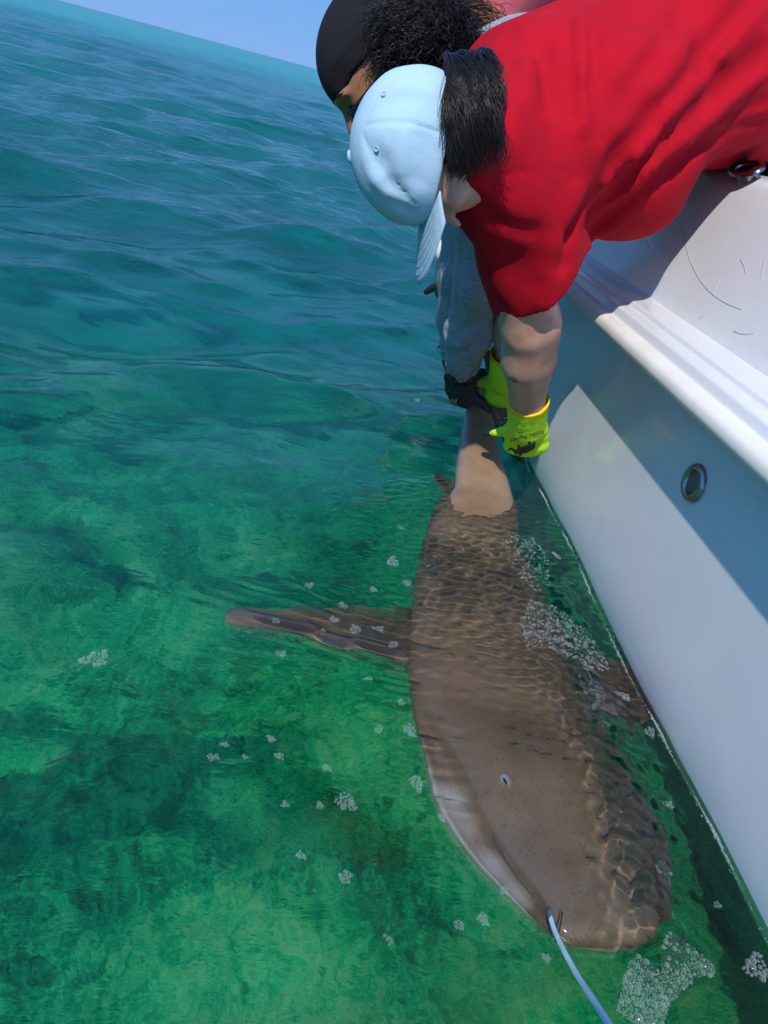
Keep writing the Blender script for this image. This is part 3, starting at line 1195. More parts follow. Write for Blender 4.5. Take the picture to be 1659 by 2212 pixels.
# ------------------------------------------------------------------ person in the red shirt
p1 = empty('person', (1.22, 1.84, .12), 'person in a red T-shirt and pale blue cap gripping the shark\'s tail', 'person')
C1 = at(903, 326, 1.21)
F1, S1, T1 = head_axes(at(905, 500, 1.21) - at(878, 150, 1.21), at(770, 268, 1.21) - at(960, 330, 1.21))
sh = at(1102, 400, 1.255); el1 = at(1145, 705, 1.325); wr = at(1139, 872, 1.435); hd = at(1136, 940, 1.495)
shR = at(1090, 380, 1.60); elR = at(1120, 640, 1.62); wrR = at(1098, 800, 1.70); hdR = at(1086, 865, 1.755)
CH, BE, HI = np.array([.395, 1.42, .785]), np.array([.63, 1.56, .905]), np.array([.92, 1.74, .965])
AX1 = unit((.84, .50, .22)); AZ1 = unit(np.array([-.25, -.1, .95]) - AX1 * (np.array([-.25, -.1, .95]) @ AX1)); AY1 = np.cross(AZ1, AX1)


def torso1(p, g=0.0):
    RT = np.stack([AX1, AY1, AZ1])
    d = ell(p, CH, (.19 + g, .195 + g, .140 + g), RT)
    d = smin(d, ell(p, BE, (.27 + g, .190 + g, .160 + g), RT), .12)
    d = smin(d, ell(p, HI, (.25 + g, .190 + g, .155 + g), RT), .12)
    d = smin(d, ell(p, at(1320, 395, 1.43), (.12 + g, .12 + g, .085 + g)), .07)     # chest sagging outside the coaming
    d = smin(d, cone(p, at(1085, 215, 1.43), at(1070, 340, 1.34), .070 + g, .068 + g), .05)
    d = smin(d, cone(p, CH - AX1 * .03 - AY1 * .08, sh, .088 + g, .074 + g), .05)
    d = smin(d, cone(p, CH - AX1 * .03 + AY1 * .08, shR, .085 + g, .070 + g), .05)
    return d


def body1(p):
    d = torso1(p, -.012)
    d = smin(d, cone(p, C1 - T1 * .05 - F1 * .012, CH + np.array([-.12, -.02, .01]), .055, .062), .03)
    d = smin(d, head_sdf(p, C1 - F1 * .005, F1, S1, T1, False) + .006, .02)
    arm = chain(p, [sh, el1, el1 * .6 + wr * .4, wr, wr * .7 + hd * .3], [.060, .0510, .0500, .0345, .0300], .015)
    arm = smin(arm, ell(p, el1 * .85 + wr * .15 + np.array([.006, .006, 0]), (.044, .046, .085)), .02)
    d = smin(d, arm, .025)
    d = smin(d, chain(p, [shR, elR, elR * .6 + wrR * .4, wrR], [.058, .046, .045, .033], .03), .025)
    for s in (-1, 1):
        hp = HI + np.array([.05, s * .085, -.02])
        d = smin(d, chain(p, [hp, np.array([1.24, 1.84 + s * .10, .56]), np.array([1.30, 1.86 + s * .10, .20]), np.array([1.22, 1.84 + s * .11, .155])], [.092, .060, .040, .034], .02), .03)
    return d


CRB = crease_fn(body1, [([(1148, 728), (1166, 712), (1186, 700)], .006, .0045), ([(1120, 742), (1150, 735)], .010, .002), ([(1172, 730), (1180, 790), (1172, 840)], .012, .0018)])
TAT = march(body1, 1108, 822)


def body1_skin(p):
    return body1(p) + CRB(p)


V, F = nets(body1_skin, (-.10, 1.0, .10), (1.46, 2.15, 1.24), .0074)
M_SKIN1 = skin_mat('fair_wet_skin_tattooed', (.52, .285, .205), mark=TAT)
b1 = mesh_obj('body', V, F, M_SKIN1, p1)
eyes(p1, C1 - F1 * .010, F1, S1, T1)
# tattoo-like blue mark above the wrist is part of the skin
hemc = at(1172, 614, 1.315)
hemn = unit(at(1172 + 118, 614 + 175, 1.34) - hemc)
hemR = at(1125, 540, 1.61)


def shirt1_base(p):
    d = torso1(p, .010)
    sl = cone(p, sh + np.array([.0, .01, .01]), at(1172, 612, 1.335), .090, .098)
    sl = smax(sl, plane(p, hemc, hemn), .004)
    slR = smax(cone(p, shR, hemR, .085, .088), plane(p, hemR, hemR - shR), .004)
    d = smin(d, cone(p, C1 - T1 * .092 + F1 * .0, CH + np.array([-.11, -.02, .01]), .070, .088), .03)   # collar
    d = smin(d, sl, .035)
    d = smin(d, slR, .035)
    return d


CR1 = crease_fn(shirt1_base, [
    ([(1000, 402), (1060, 383), (1150, 366), (1220, 373), (1282, 402)], .0036, .0030),           # shoulder seam
    ([(1285, 420), (1340, 345), (1420, 250), (1520, 130), (1620, 0)], .020, .016),
    ([(1310, 400), (1370, 335), (1450, 240), (1560, 110), (1640, 20)], .014, -.010),
    ([(1290, 455), (1350, 390), (1450, 290), (1570, 180), (1655, 110)], .016, .017),
    ([(1330, 440), (1400, 370), (1480, 300), (1590, 205), (1655, 160)], .013, -.010),
    ([(1280, 500), (1350, 440), (1430, 375), (1520, 300), (1650, 225)], .014, .015),
    ([(1420, 400), (1500, 325), (1640, 262)], .012, .011),
    ([(1460, 330), (1560, 272), (1655, 240)], .010, -.007),
    ([(1330, 230), (1400, 140), (1480, 20)], .016, .008),
    ([(1280, 60), (1286, 180), (1296, 290)], .013, .008),
    ([(1255, 40), (1258, 170), (1262, 270)], .012, -.005),
    ([(1228, 40), (1232, 170), (1238, 250)], .012, .006),
    ([(1168, 20), (1174, 120), (1182, 230)], .016, .007),
    ([(1138, 30), (1140, 130), (1138, 230)], .013, -.005),
    ([(1100, 70), (1098, 180), (1080, 290)], .014, .007),
    ([(1056, 120), (1046, 220), (1028, 330)], .012, .006),
    ([(1265, 430), (1225, 500), (1215, 570)], .016, .012),
    ([(1240, 420), (1200, 520), (1176, 650)], .018, -.007),
    ([(1000, 410), (1060, 470), (1150, 500)], .016, .007),
])
W1 = rand_comps(26, .06, .2, .0085, 4, (1, 1, .35))
W1b = rand_comps(20, .018, .04, .006, 5, (1, 1, .5))


def shirt1(p):
    near_arm = np.exp(-((p[..., 0] - .30) / .2) ** 2)
    d = shirt1_base(p) + CR1(p) + waves3(p, W1) * 1.05 + waves3(p, W1b) * (.2 + .15 * near_arm)
    d = smax(d, -chain(p, [sh * .5 + hemc * .5, hemc + hemn * .04], [.050, .080], .01), .004)
    return d


V, F = nets(shirt1, (.08, 1.05, .36), (1.24, 2.10, 1.26), .0066)
mesh_obj('shirt', V, F, M_RED, p1)


def shorts1(p):
    d = ell(p, HI + AX1 * .05, (.195, .206, .168), np.stack([AX1, AY1, AZ1]))
    for s in (-1, 1):
        d = smin(d, cone(p, HI + np.array([.06, s * .085, -.02]), np.array([1.22, 1.84 + s * .10, .60]), .110, .098), .03)
    return smax(d, -plane(p, HI - AX1 * .02, AX1), .005)


V, F = nets(shorts1, (.75, 1.45, .44), (1.46, 2.15, 1.24), .012)
mesh_obj('shorts', V, F, M_SHORTS, p1)

# cap
R1 = np.stack([F1, S1, T1])
cc = C1 + T1 * .002 - F1 * .003
CUTN = unit(T1 - .275 * F1)
CUTC = C1 - T1 * .030


def crown0(p):
    q = (p - cc) @ R1.T
    d = ell(p, cc, (.107, .090, .098), R1)
    return d


CRC = crease_fn(crown0, [
    ([(785, 270), (830, 264), (890, 266), (965, 292)], .0030, .0014),
    ([(782, 290), (808, 345), (855, 405), (895, 440)], .0035, .0016),
    ([(788, 258), (818, 200), (868, 162)], .003, .0014),
    ([(806, 330), (822, 352), (845, 388)], .016, .0035), ([(790, 345), (812, 390), (850, 430)], .014, -.0025),
    ([(840, 395), (870, 420)], .009, .004), ([(905, 300), (892, 380)], .014, .003), ([(870, 290), (862, 370)], .014, -.003), ([(930, 300), (915, 390)], .012, .003),
    ([(850, 440), (880, 455)], .010, .004), ([(835, 225), (900, 205)], .016, .0025), ([(860, 190), (930, 195)], .012, -.003)])
WC = rand_comps(18, .03, .07, .006, 8)


def crown(p):
    d = crown0(p) + CRC(p) + waves3(p, WC) * .5
    d = np.maximum(d, -(d + .007))
    return smax(d, -plane(p, CUTC, CUTN), .002)


V, F = nets(crown, cc - .165, cc + .165, .0034)
cap = mesh_obj('cap', V, F, M_CAP, p1)
V, F = [], []
nu, nv = 41, 14
for side_ in (1, -1):
    for i in range(nu):
        s = -1 + 2 * i / (nu - 1)
        phi = s * math.radians(62)
        base = F1 * .109 * math.cos(phi) + S1 * .087 * math.sin(phi)
        base = base + CUTC - T1 * (T1 @ (CUTC - C1)) * 0 + T1 * (.275 * .109 * math.cos(phi) + .004)
        ln = .088 * (1 - .50 * abs(s) ** 2.6)
        for j in range(nv):
            q = j / (nv - 1)
            arch = -.024 * s * s * (.35 + .65 * q) - .004 * q * q
            V.append(base - F1 * .004 + F1 * ln * q * .97 + S1 * .010 * s * q + T1 * (.016 * q + arch + side_ * .0016 * (1 if 0 < j < nv - 1 else .3)))
    b = 0 if side_ > 0 else nu * nv
    for i in range(nu - 1):
        for j in range(nv - 1):
            a = b + i * nv + j
            f = [a, a + 1, a + nv + 1, a + nv]
            F.append(f if side_ < 0 else f[::-1])
NB = nu * nv
for j in range(nv - 1):
    F.append([j, j + 1, NB + j + 1, NB + j]); a = (nu - 1) * nv + j; F.append([a + 1, a, NB + a, NB + a + 1])
for i in range(nu - 1):
    a = i * nv + nv - 1; F.append([a, a + nv, NB + a + nv, NB + a])
brim = mesh_obj('brim', V, F, M_CAP, cap)
VB = np.array(V)
for q in (3, 5, 7, 9, 11):
    P = [VB[i * nv + q] + T1 * .0004 for i in range(2, nu - 2)]
    Vt, Ft = tube(P, .0003, 4)
    mesh_obj('stitching', Vt, Ft, M_STITCH, brim)
bp = cc + T1 * .098
V, F = ring_mesh(bp - T1 * .002, T1, 0, 0, 0, 20, prof=[(.010, -.002), (.010, .003), (.007, .006), (.0005, .007)])
mesh_obj('button', V, F, M_CAP, cap)
for (u, v) in ((829, 203), (813, 322)):
    q = march(crown, u, v)
    if q is not None:
        nn = unit(grad(crown0, q[None, :])[0])
        V, F = ring_mesh(q, nn, 0, 0, 0, 16, prof=[(.0042, -.001), (.0042, .0012), (.0032, .0016), (.0018, .001), (.0014, -.002)])
        mesh_obj('eyelet', V, F, M_STITCH, cap)
# dark hair between cap and collar
def hair1(p):
    d = ell(p, C1 - T1 * .040 - F1 * .016, (.096, .083, .080), R1)
    d = smax(d, plane(p, C1 + F1 * .022, F1 - .25 * T1), .01)
    return smax(d, plane(p, CUTC, CUTN) - .012, .004) + waves3(p, rand_comps(14, .012, .03, .012, 9)) * .7


V, F = nets(hair1, C1 - .16, C1 + .16, .005)
hair = mesh_obj('hair', V, F, M_HAIRBASE, p1)
roots, dirs = [], []
sidev = -S1 if S1[1] > 0 else S1
VVs = []
for lock in range(64):
    a0 = hrng.uniform(-1.75, -.55); a1 = min(.42, a0 + hrng.uniform(.7, 1.6)); tb = .030 + .060 * hrng.random()
    wav = hrng.uniform(0, 6.28); fq = hrng.uniform(7, 12); wa = hrng.uniform(.003, .0075); lift = hrng.uniform(0, .010); dr = hrng.uniform(-.012, .022)
    VV, FF = [], []
    for k in range(34):
        o0 = hrng.normal(size=3) * .0018; ee = hrng.normal() * .25; ex = hrng.normal() * .10
        P = []
        for z in np.linspace(0, 1, 18):
            aa = a0 + (a1 + ex - a0) * z
            q = C1 - T1 * (tb + .012 * math.sin(-aa) + dr * z + wa * math.sin(fq * z + wav + ee) * (.3 + z)) + F1 * (-.016 + .100 * math.sin(aa)) + sidev * ((.088 + lift + .004 * math.cos(fq * z + wav)) * math.cos(aa))
            P.append(q + o0 * (1 + 1.2 * z))
        V, F = tube(P, .00055 * np.linspace(1.1, .4, 18), 4, cap=False)
        n0 = len(VV)
        VV += V
        FF += [[i + n0 for i in f] for f in F]
    VVs.append((VV, FF))
join_strands('hair_lock', VVs, M_HAIR, hair)


# gloves
def glove_parts(W, H, back, thumb_side, size=1.0, curl=1.0, fan=.021):
    """wrist, knuckles, direction of the back of the hand, direction of the thumb side -> list of finger chains"""
    D = unit(H - W)
    B = unit(np.asarray(back) - D * (np.asarray(back) @ D))
    X = unit(np.asarray(thumb_side) - D * (np.asarray(thumb_side) @ D) - B * (np.asarray(thumb_side) @ B))
    fingers = []
    for i, (off, ln, kn) in enumerate(((1.55, .92, .96), (.5, 1.0, 1.0), (-.5, .95, .98), (-1.5, .76, .90))):
        k = W + (H - W) * kn + X * off * fan * size
        a1 = k + (D * .55 - B * .85) * .040 * ln * size * curl + D * .012
        a2 = a1 + (-D * .35 - B * .95) * .028 * ln * size
        a3 = a2 + (-D * .85 - B * .25) * .022 * ln * size
        fingers.append(([k - D * .01, a1, a2, a3], [.0120 * size, .0108 * size, .0100 * size, .0088 * size]))
    t0 = W + (H - W) * .42 + X * .030 * size - B * .006
    t1 = t0 + (X * .80 + D * .45 - B * .22) * .040 * size
    t2 = t1 + (X * .75 + D * .55 - B * .10) * .028 * size
    fingers.append(([t0, t1, t2], [.0150 * size, .0118 * size, .0095 * size]))
    return D, B, X, fingers


def glove_sdf(p, W, H, D, B, X, fingers, size=1.0, cuff=.055):
    R = np.stack([X, D, B])
    d = ell(p, W * .42 + H * .58 - B * .004, (.046 * size, np.linalg.norm(H - W) * .62, .021 * size), R)
    d = smin(d, ell(p, W * .12 + H * .88, (.045 * size, .024 * size, .019 * size), R), .014)
    for pts, rads in fingers:
        d = smin(d, chain(p, pts, rads, .004), .009)
    cf = cone(p, W - D * cuff, W + D * .03, .0415 * size, .037 * size)
    d = smin(d, cf, .016)
    d = smax(d, -plane(p, W - D * cuff, D), .002)
    return d


def make_glove(name, W, H, back, thumb_side, parent, mats, size=1.0, cuff=.055, palm_only=True, h=.0042, label=None):
    D, B, X, fg = glove_parts(W, H, back, thumb_side, size)
    wc = rand_comps(16, .012, .03, .010, 31)

    def f(p):
        along = (p - W) @ D
        rib = .0006 * np.sin(along * 900) * (along < 0)
        d = glove_sdf(p, W, H, D, B, X, fg, size, cuff) + waves3(p, wc) * .35 + rib
        return smax(d, -cone(p, W - D * (cuff + .02), W - D * .006, .0375 * size, .030 * size), .002)
    allp = np.array([q for pts, _ in fg for q in pts] + [W - D * cuff, W, H])
    lo, hi = bounds(allp, .055 * size)
    V, F = nets(f, lo, hi, h)
    o = mesh_obj(name, V, F, mats, parent)
    if len(mats) > 1:
        cen = V[F].mean(1)
        nb = (cen - W) @ B
        al = (cen - W) @ D
        tips = np.zeros(len(cen), bool)
        for pts, rads in fg[:4]:
            for a, b in ((pts[1], pts[2]), (pts[2], pts[3])):
                tips |= cone(cen, a, b, rads[0] * 1.15, rads[0] * 1.15) < .002
        a, b = fg[4][0][0], fg[4][0][-1]
        thumb = (cone(cen, a, b, .017 * size, .014 * size) < .001) & ((cen - (a + b) / 2) @ (unit(D * .8 - B * .5)) > .001)
        black = ((nb < -.010 * size) & (al > .012)) | tips | thumb
        mi = np.where(black, 1, 0)
        if len(mats) > 2: mi = np.where(al < -cuff + .010, 2, mi)
        o.data.polygons.foreach_set('material_index', mi.astype(np.int32))
    if label: o['label'] = label
    return o, f, (D, B, X)


GW = at(1139, 902, 1.458); GH = at(1136, 972, 1.512)
view = unit(EYE - GW)
g1, gf, (GD, GB, GXx) = make_glove('glove', GW, GH, view, at(1000, 930, 1.5) - GW, p1, [M_HI, M_COAT, M_BAND], 1.06, .060, h=.0032, label='fluorescent yellow glove with black coated palm and printed elephant')
GW2 = at(1092, 800, 1.70); GH2 = at(1084, 868, 1.752)
make_glove('glove', GW2, GH2, unit(EYE - GW2), at(1000, 830, 1.72) - GW2, p1, [M_HI, M_COAT, M_BAND], 1.0, .06, h=.005)

# print on the back of the glove: words upside down, with an elephant under them
def print_on(name, curve_pts_faces, parent):
    V2, F2 = curve_pts_faces
    V = []
    for (u, v) in V2:
        q = march(gf, u, v)
        if q is None: q = at(u, v, 1.5)
        V.append(q + unit(EYE - q) * .0009)
    return mesh_obj(name, V, F2, M_PRINT, parent, smooth=False)


def text_mesh(s, size, shear=0.0):
    cu = bpy.data.curves.new('t', 'FONT')
    cu.body = s; cu.size = size; cu.shear = shear; cu.align_x = 'CENTER'; cu.resolution_u = 2
    o = bpy.data.objects.new('t', cu); COL.objects.link(o)
    dg = bpy.context.evaluated_depsgraph_get()
    me = o.evaluated_get(dg).to_mesh()
    V = [(v.co.x, v.co.y) for v in me.vertices]; F = [list(p.vertices) for p in me.polygons]
    bpy.data.objects.remove(o); bpy.data.curves.remove(cu)
    return V, F


def place(V, c, rot, sx=1.0):
    ca, sa = math.cos(rot), math.sin(rot)
    return [(c[0] + ca * x * sx + sa * y, c[1] + sa * x * sx - ca * y) for x, y in V]


ROT = math.radians(180 - 16)
V, F = text_mesh('Golden Elephant', 12.5, .25)
print_on('print', (place(V, (1138, 939), ROT, .92), F), g1)
V, F = text_mesh('S/M', 7.5)
print_on('print', (place(V, (1124, 930), ROT), F), g1)
ele = [(-30, 2), (-27, 7), (-20, 10), (-10, 12), (2, 13), (10, 12), (14, 15), (21, 16), (27, 13), (30, 7), (32, 0), (36, -4), (41, -4), (42, -1), (45, -3), (42, -8), (36, -9), (30, -6), (26, -1), (22, 0), (18, -4), (17, -9),
       (11, -9), (11, -3), (3, -2), (-8, -2), (-12, -4), (-12, -9), (-18, -9), (-20, -3), (-25, -1), (-28, -6), (-31, -6)]
bm = bmesh.new()
vs = [bm.verts.new((x, y, 0)) for x, y in ele]
fc = bm.faces.new(vs)
bmesh.ops.triangulate(bm, faces=[fc])
bmesh.ops.subdivide_edges(bm, edges=bm.edges[:], cuts=1)
bm.verts.index_update()
V = [(v.co.x, v.co.y) for v in bm.verts]; F = [[v.index for v in f.verts] for f in bm.faces]
bm.free()
print_on('print', (place(V, (1133, 966), math.radians(180 - 18), .82), F), g1)

# ------------------------------------------------------------------ person in the grey shirt and black head wrap
p2 = empty('person', (1.26, 2.32, .12), 'person with black head wrap and curly bun reaching down in grey sleeves', 'person')
C2 = at(806, 140, 1.72)
F2, S2, T2 = head_axes(at(806 - 65, 140 + 76, 1.70) - C2, at(806 - 76, 140 - 65, 1.72) - C2)
R2 = np.stack([F2, S2, T2])
CH2, BE2, HI2 = at(1120, 190, 1.90), np.array([.74, 2.12, .93]), np.array([1.04, 2.28, .96])
shN = at(1050, 330, 1.64); elN = at(1033, 610, 1.62); wrN = at(997, 800, 1.735); hdN = at(990, 880, 1.80)
shF = at(1020, 330, 1.98); elF = at(990, 590, 1.90); wrF = at(985, 770, 1.93); hdF = at(1010, 850, 1.93)


def torso2(p, g=0.0):
    d = ell(p, CH2, (.17 + g, .18 + g, .13 + g), [unit((.9, 0, .4)), (0, 1, 0), unit((-.4, 0, .9))])
    d = smin(d, ell(p, BE2, (.24 + g, .165 + g, .125 + g), [unit((.92, 0, .2)), (0, 1, 0), unit((-.2, 0, .92))]), .09)
    d = smin(d, ell(p, HI2, (.17 + g, .175 + g, .13 + g)), .09)
    d = smin(d, cone(p, CH2 + np.array([0, -.07, .0]), shN, .08 + g, .064 + g), .05)
    d = smin(d, cone(p, CH2 + np.array([0, .07, .0]), shF, .08 + g, .064 + g), .05)
    return d


def body2(p):
    d = torso2(p, -.012)
    d = smin(d, cone(p, C2 - T2 * .06 - F2 * .02, CH2 + np.array([-.10, -.02, .0]), .052, .06), .03)
    d = smin(d, head_sdf(p, C2, F2, S2, T2), .02)
    d = smin(d, chain(p, [shN, elN, wrN, hdN], [.05, .042, .030, .026], .02), .025)
    d = smin(d, chain(p, [shF, elF, wrF, hdF], [.05, .042, .030, .026], .02), .025)
    for s in (-1, 1):
        d = smin(d, chain(p, [HI2 + np.array([.06, s * .08, -.02]), np.array([1.30, 2.32 + s * .10, .56]), np.array([1.34, 2.33 + s * .10, .20]), np.array([1.26, 2.32 + s * .11, .155])], [.088, .056, .038, .033], .02), .03)
    return d


V, F = nets(body2, (-.16, 1.50, .10), (1.46, 2.55, 1.16), .0080)
mesh_obj('body', V, F, M_SKIN2, p2)
eyes(p2, C2, F2, S2, T2)


def arms2(p):
    a = chain(p, [shN, elN * .5 + shN * .5, elN, elN * .5 + wrN * .5, wrN], [.068, .056, .050, .053, .041], .03)
    b = chain(p, [shF, elF * .5 + shF * .5, elF, elF * .5 + wrF * .5, wrF], [.068, .056, .048, .048, .040], .03)
    a = smax(a, plane(p, wrN, wrN - elN), .003)
    b = smax(b, plane(p, wrF, wrF - elF), .003)
    return smin(a, b, .01)


def shirt2_base(p):
    return smin(torso2(p, .008), arms2(p), .04)


CR2 = crease_fn(shirt2_base, [
    ([(1005, 520), (1030, 545), (1060, 548)], .010, .012), ([(1000, 560), (1035, 585), (1062, 590)], .010, .011), ([(995, 630), (1030, 625), (1065, 605)], .012, -.007),
    ([(1070, 650), (1040, 690), (990, 720)], .010, .010), ([(1074, 690), (1040, 735), (985, 765)], .010, .010), ([(1072, 730), (1030, 775)], .008, .008),
    ([(995, 520), (990, 600), (988, 690)], .007, .008), ([(960, 560), (975, 610)], .010, .006), ([(958, 640), (975, 700)], .010, .007), ([(960, 715), (985, 740)], .009, .007),
    ([(1000, 650), (1040, 655)], .010, -.006), ([(1010, 760), (980, 790)], .008, -.005)])
W2 = rand_comps(24, .03, .09, .012, 14, (1, 1, .4))


def shirt2(p):
    d = shirt2_base(p) + CR2(p) + waves3(p, W2) * .5
    d = smax(d, -cone(p, C2 - T2 * .03, C2 - T2 * .125, .07, .056), .01)
    d = smax(d, -cone(p, wrN * .9 + elN * .1, wrN * 1.1 - elN * .1, .034, .038), .003)
    return d


V, F = nets(shirt2, (.0, 1.44, .16), (1.3, 2.55, 1.18), .0072)
o = mesh_obj('shirt', V, F, [M_GREY, M_NAVY], p2)
cen = V[F].mean(1)
q0 = at(1075, 72, 1.7); q1 = at(1160, 20, 1.7)
nrm = unit(np.cross(q1 - q0, (0, 1, 0)))
if nrm[2] < 0: nrm = -nrm
hh = (cen - q0) @ nrm
navy = (hh < -.005) & (hh > -.115) & (cen[:, 0] > .12) & (cen[:, 2] > .70)
o.data.polygons.foreach_set('material_index', np.where(navy, 1, 0).astype(np.int32))
V, F = nets(lambda p: smax(smin(ell(p, HI2 + np.array([.06, 0, 0]), (.17, .186, .142)), np.minimum(cone(p, HI2 + np.array([.06, -.08, -.02]), np.array([1.28, 2.22, .60]), .10, .092), cone(p, HI2 + np.array([.06, .08, -.02]), np.array([1.28, 2.42, .60]), .10, .092)), .03), -plane(p, np.array([1.06, 0, 0]), (1, 0, 0)), .005),
            (.9, 2.0, .46), (1.5, 2.6, 1.16), .014)
mesh_obj('shorts', V, F, M_SHORTS, p2)


# black head wrap
WN = unit(at(850 + 74, 110 - 67, 1.72) - at(850, 110, 1.72))
wrap_c = C2 - F2 * .035 + T2 * .012
wl = at(738, 218, 1.68)


def wrap0(p):
    d = ell(p, wrap_c, (.140, .098, .118), R2)
    return smax(d, -plane(p, C2 + T2 * .018 + F2 * .0, T2 + .10 * F2), .006)


CRW = crease_fn(wrap0, [([(735, 195), (790, 150), (835, 105)], .005, .004), ([(728, 190), (780, 140), (830, 90)], .005, .0045), ([(722, 180), (770, 125), (825, 70)], .006, .004),
                        ([(720, 160), (770, 100), (820, 50)], .007, .003), ([(790, 10), (830, 30), (850, 45)], .006, .004), ([(760, 20), (800, 8)], .006, .004), ([(742, 205), (800, 155), (840, 118)], .004, -.004)])


def wrap(p):
    return wrap0(p) + CRW(p)


V, F = nets(wrap, wrap_c - .19, wrap_c + .19, .0055)
mesh_obj('head_wrap', V, F, M_BLACK, p2)
# dark sunglasses just showing under the brow
c = C2 + F2 * .094 - T2 * .038
V, F = [], []
for sgn in (1, -1):
    pass
P = catmull([c - S2 * .075 - F2 * .06, c - S2 * .060 - F2 * .012, c - S2 * .02 + F2 * .006, c + S2 * .02 + F2 * .006, c + S2 * .06 - F2 * .012, c + S2 * .075 - F2 * .06], 30)
V, F = [], []
for p in P:
    for (a, b) in ((-.017, -.0015), (.017, -.0015), (.017, .0015), (-.017, .0015)):
        V.append(p + T2 * a + F2 * b)
for i in range(29):
    for j in range(4):
        k = (j + 1) % 4
        F.append([i * 4 + j, i * 4 + k, i * 4 + 4 + k, i * 4 + 4 + j])
mesh_obj('sunglasses', V, F, simple('dark_lens', (.006, .006, .008), .12), p2)

# curly bun
bc = at(918, 78, 1.64)


def bun(p):
    d = ell(p, bc, (.088, .080, .072))
    d = smin(d, ell(p, at(872, 95, 1.66), (.060, .07, .060)), .03)
    d = smin(d, ell(p, at(970, 130, 1.64), (.045, .05, .055)), .03)
    return d + waves3(p, rand_comps(22, .018, .05, .016, 17)) * .9


V, F = nets(bun, bc - .2, bc + .2, .0058)
bn = mesh_obj('hair_bun', V, F, M_HAIRBASE, p2)
pick = hrng.choice(len(V), 2800)
gb = grad(bun, V[pick])
roots = V[pick] - gb * .006
dirs = [unit(np.cross(g_, unit((.3, .4, 1.0)) + hrng.normal(size=3) * .45) + g_ * .12) for g_ in gb]
strands('hair_lock', roots, dirs, .060, M_HAIR, bn, .0008, .006, 150, 14, (0, 0, -1), .15, .25)
# locks hanging from the bun past the cap
roots = [at(hrng.uniform(965, 1003), hrng.uniform(130, 190), hrng.uniform(1.50, 1.60)) for _ in range(420)]
strands('hair_lock', roots, [(-.05, -.05, -1)] * 420, .16, M_HAIR, bn, .0008, .006, 60, 18, (-.1, -.2, -1), .8, .10)

# wrist watch, gloves
wd = unit(hdN - wrN)
wc_ = wrN + wd * .004
s_, q_ = frame_of(wd)
V, F = ring_mesh(wc_, wd, 0, 0, 0, 40, prof=[(.036, -.011), (.0395, -.010), (.0395, .010), (.036, .011)])
wt = mesh_obj('watch', V, F, M_COAT, p2)
fd = unit(at(965, 815, 1.70) - wc_); fd = unit(fd - wd * (fd @ wd))
V, F = ring_mesh(wc_ + fd * .036, fd, 0, 0, 0, 28, prof=[(.0185, -.003), (.0190, .006), (.0165, .0085), (.0150, .007), (.0005, .007)])
mesh_obj('watch_case', V, F, simple('black_watch', (.02, .02, .024), .25, .4), wt)
V, F = ring_mesh(wc_ + unit(EYE - wc_) * .036, unit(EYE - wc_), 0, 0, 0, 4, prof=[(.012, .0), (.012, .006), (.008, .006), (.008, .0)])
mesh_obj('buckle', V, F, simple('black_buckle', (.03, .03, .03), .3), wt)
M_DG = cloth('charcoal_glove', (.045, .042, .050), .2)
g2, gf2, _ = make_glove('glove', wrN + wd * .035, wrN + wd * .105, unit(EYE - wrN) + np.array([-.6, 0, 0]), at(1060, 850, 1.8) - wrN, p2, [M_DG, M_COAT], 1.0, .022, h=.0045, label='charcoal glove with white scribble on its back')
for pl in ([(974, 868), (978, 862), (982, 870), (986, 862), (984, 876)], [(976, 880), (980, 874), (984, 882)], [(968, 890), (972, 884), (974, 892)], [(980, 886), (984, 890)]):
    P = [march(gf2, u, v) for u, v in catmull(pl, 14)]
    P = [q + unit(EYE - q) * .0006 for q in P if q is not None and q[1] < 2.0]
    if len(P) > 3:
        V, F = tube(P, .0010, 4)
        mesh_obj('scribble', V, F, simple('white_ink', (.7, .7, .7), .6), g2)
wdF = unit(hdF - wrF)
make_glove('glove', wrF + wdF * .03, wrF + wdF * .10, unit(EYE - wrF), at(1060, 850, 1.9) - wrF, p2, [M_DG, M_COAT], 1.0, .03, h=.006)
V, F = ring_mesh(wrF - wdF * .035, wdF, 0, 0, 0, 32, prof=[(.040, -.003), (.0445, -.002), (.0445, .002), (.040, .003)])
mesh_obj('wrist_band', V, F, simple('green_band', (.02, .40, .22), .5), p2)

# ------------------------------------------------------------------ third person, mostly hidden behind the others
p3 = empty('person', (1.4, 2.88, .12), 'person in a faded pink shirt with brown wavy hair behind the others', 'person')
C3 = at(930, -50, 2.36)
F3, S3, T3 = head_axes((-.35, 0, -.94), (-.9, 0, .3))
CH3, BE3, HI3 = at(1120, -45, 2.52), np.array([.86, 2.75, .96]), np.array([1.12, 2.85, .97])
shA = at(1010, 180, 2.36); elA = at(985, 400, 2.34); wrA = at(973, 560, 2.32); hdA = at(972, 640, 2.33)
shB = at(1050, 160, 2.66); elB = at(1050, 420, 2.62); wrB = at(1050, 600, 2.5)


def torso3(p, g=0.0):
    d = ell(p, CH3, (.17 + g, .18 + g, .13 + g), [unit((.9, 0, .3)), (0, 1, 0), unit((-.3, 0, .9))])
    d = smin(d, ell(p, BE3, (.24 + g, .165 + g, .125 + g)), .09)
    d = smin(d, ell(p, HI3, (.17 + g, .175 + g, .13 + g)), .09)
    d = smin(d, cone(p, CH3 + np.array([0, -.07, 0]), shA, .08 + g, .06 + g), .05)
    return smin(d, cone(p, CH3 + np.array([0, .07, 0]), shB, .08 + g, .06 + g), .05)


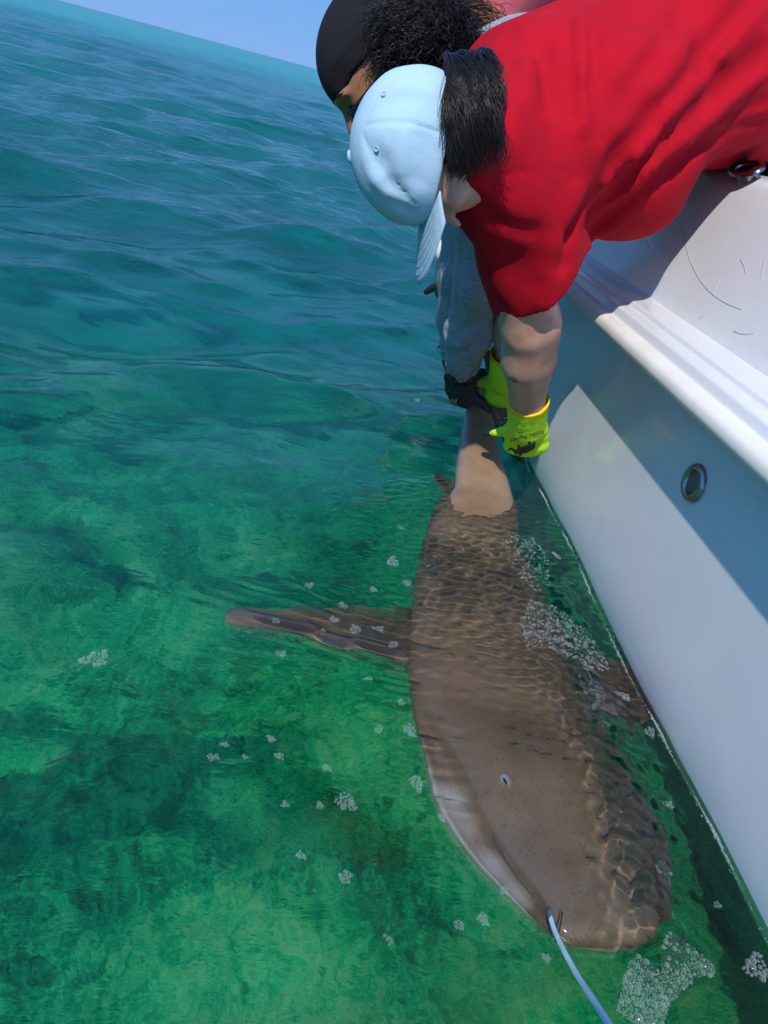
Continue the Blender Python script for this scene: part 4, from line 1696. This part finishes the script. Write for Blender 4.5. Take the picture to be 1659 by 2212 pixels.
def body3(p):
    d = torso3(p, -.01)
    d = smin(d, cone(p, C3 - T3 * .06, CH3 + np.array([-.1, 0, 0]), .052, .06), .03)
    d = smin(d, head_sdf(p, C3, F3, S3, T3), .02)
    d = smin(d, chain(p, [shA, elA, wrA, hdA], [.048, .040, .032, .026], .02), .02)
    d = smin(d, chain(p, [shB, elB, wrB], [.048, .040, .028], .02), .02)
    for s in (-1, 1):
        d = smin(d, chain(p, [HI3 + np.array([.06, s * .08, -.02]), np.array([1.38, 2.88 + s * .10, .56]), np.array([1.42, 2.88 + s * .10, .17])], [.088, .056, .038], .02), .03)
    return d


V, F = nets(body3, (-.1, 2.1, .1), (1.56, 3.1, 1.25), .0115)
mesh_obj('body', V, F, M_SKIN, p3)


def shirt3(p):
    d = torso3(p, .009)
    d = smin(d, cone(p, shA, shA * .7 + elA * .3, .066, .068), .03)
    d = smin(d, cone(p, shB, shB * .7 + elB * .3, .066, .068), .03)
    return d + waves3(p, W2) * .5


V, F = nets(shirt3, (.05, 2.15, .55), (1.4, 3.1, 1.25), .011)
mesh_obj('shirt', V, F, M_PINK, p3)
V, F = nets(lambda p: smax(ell(p, C3 - T3 * .01 - F3 * .02, (.115, .092, .102), np.stack([F3, S3, T3])), plane(p, C3 + F3 * .05, F3), .01) + waves3(p, rand_comps(14, .02, .05, .012, 19)), C3 - .16, C3 + .16, .008)
h3 = mesh_obj('hair', V, F, M_BROWN, p3)
roots, dirs = [], []
for i in range(260):
    u = hrng.uniform(905, 1000)
    roots.append(at(u, hrng.uniform(-40, 18), hrng.uniform(2.18, 2.30)))
    dirs.append((.9, -.1, -.25 + hrng.normal() * .15))
strands('hair_lock', roots, dirs, .17, M_BROWN, h3, .0017, .012, 45, 14, (.3, 0, -1), .25, .3)
wdA = unit(hdA - wrA)
g3, _, _ = make_glove('glove', wrA + wdA * .05, wrA + wdA * .12, (-.4, -.9, 0), (-1, 0, -.3), p3, [M_COAT, M_COAT], 1.0, .055, h=.007)
V, F = tube([wrA - wdA * .055, wrA - wdA * .02, wrA + wdA * .012], [.040, .047, .042], 24)
mesh_obj('wrist_band', V, F, simple('white_towelling', (.72, .74, .70), .9), p3)

# ------------------------------------------------------------------ scene units: 1 unit = 10 cm
SC.unit_settings.system = 'METRIC'
SC.unit_settings.scale_length = 1.0 / K_UNIT
bpy.context.view_layer.update()
for o in list(bpy.data.objects):
    if o.parent is None and o.type in ('MESH', 'EMPTY'):
        o.matrix_world = Matrix.Scale(K_UNIT, 4) @ o.matrix_world
cam_ob.location = cam_ob.location * K_UNIT
cam.clip_start *= K_UNIT
cam.clip_end *= K_UNIT
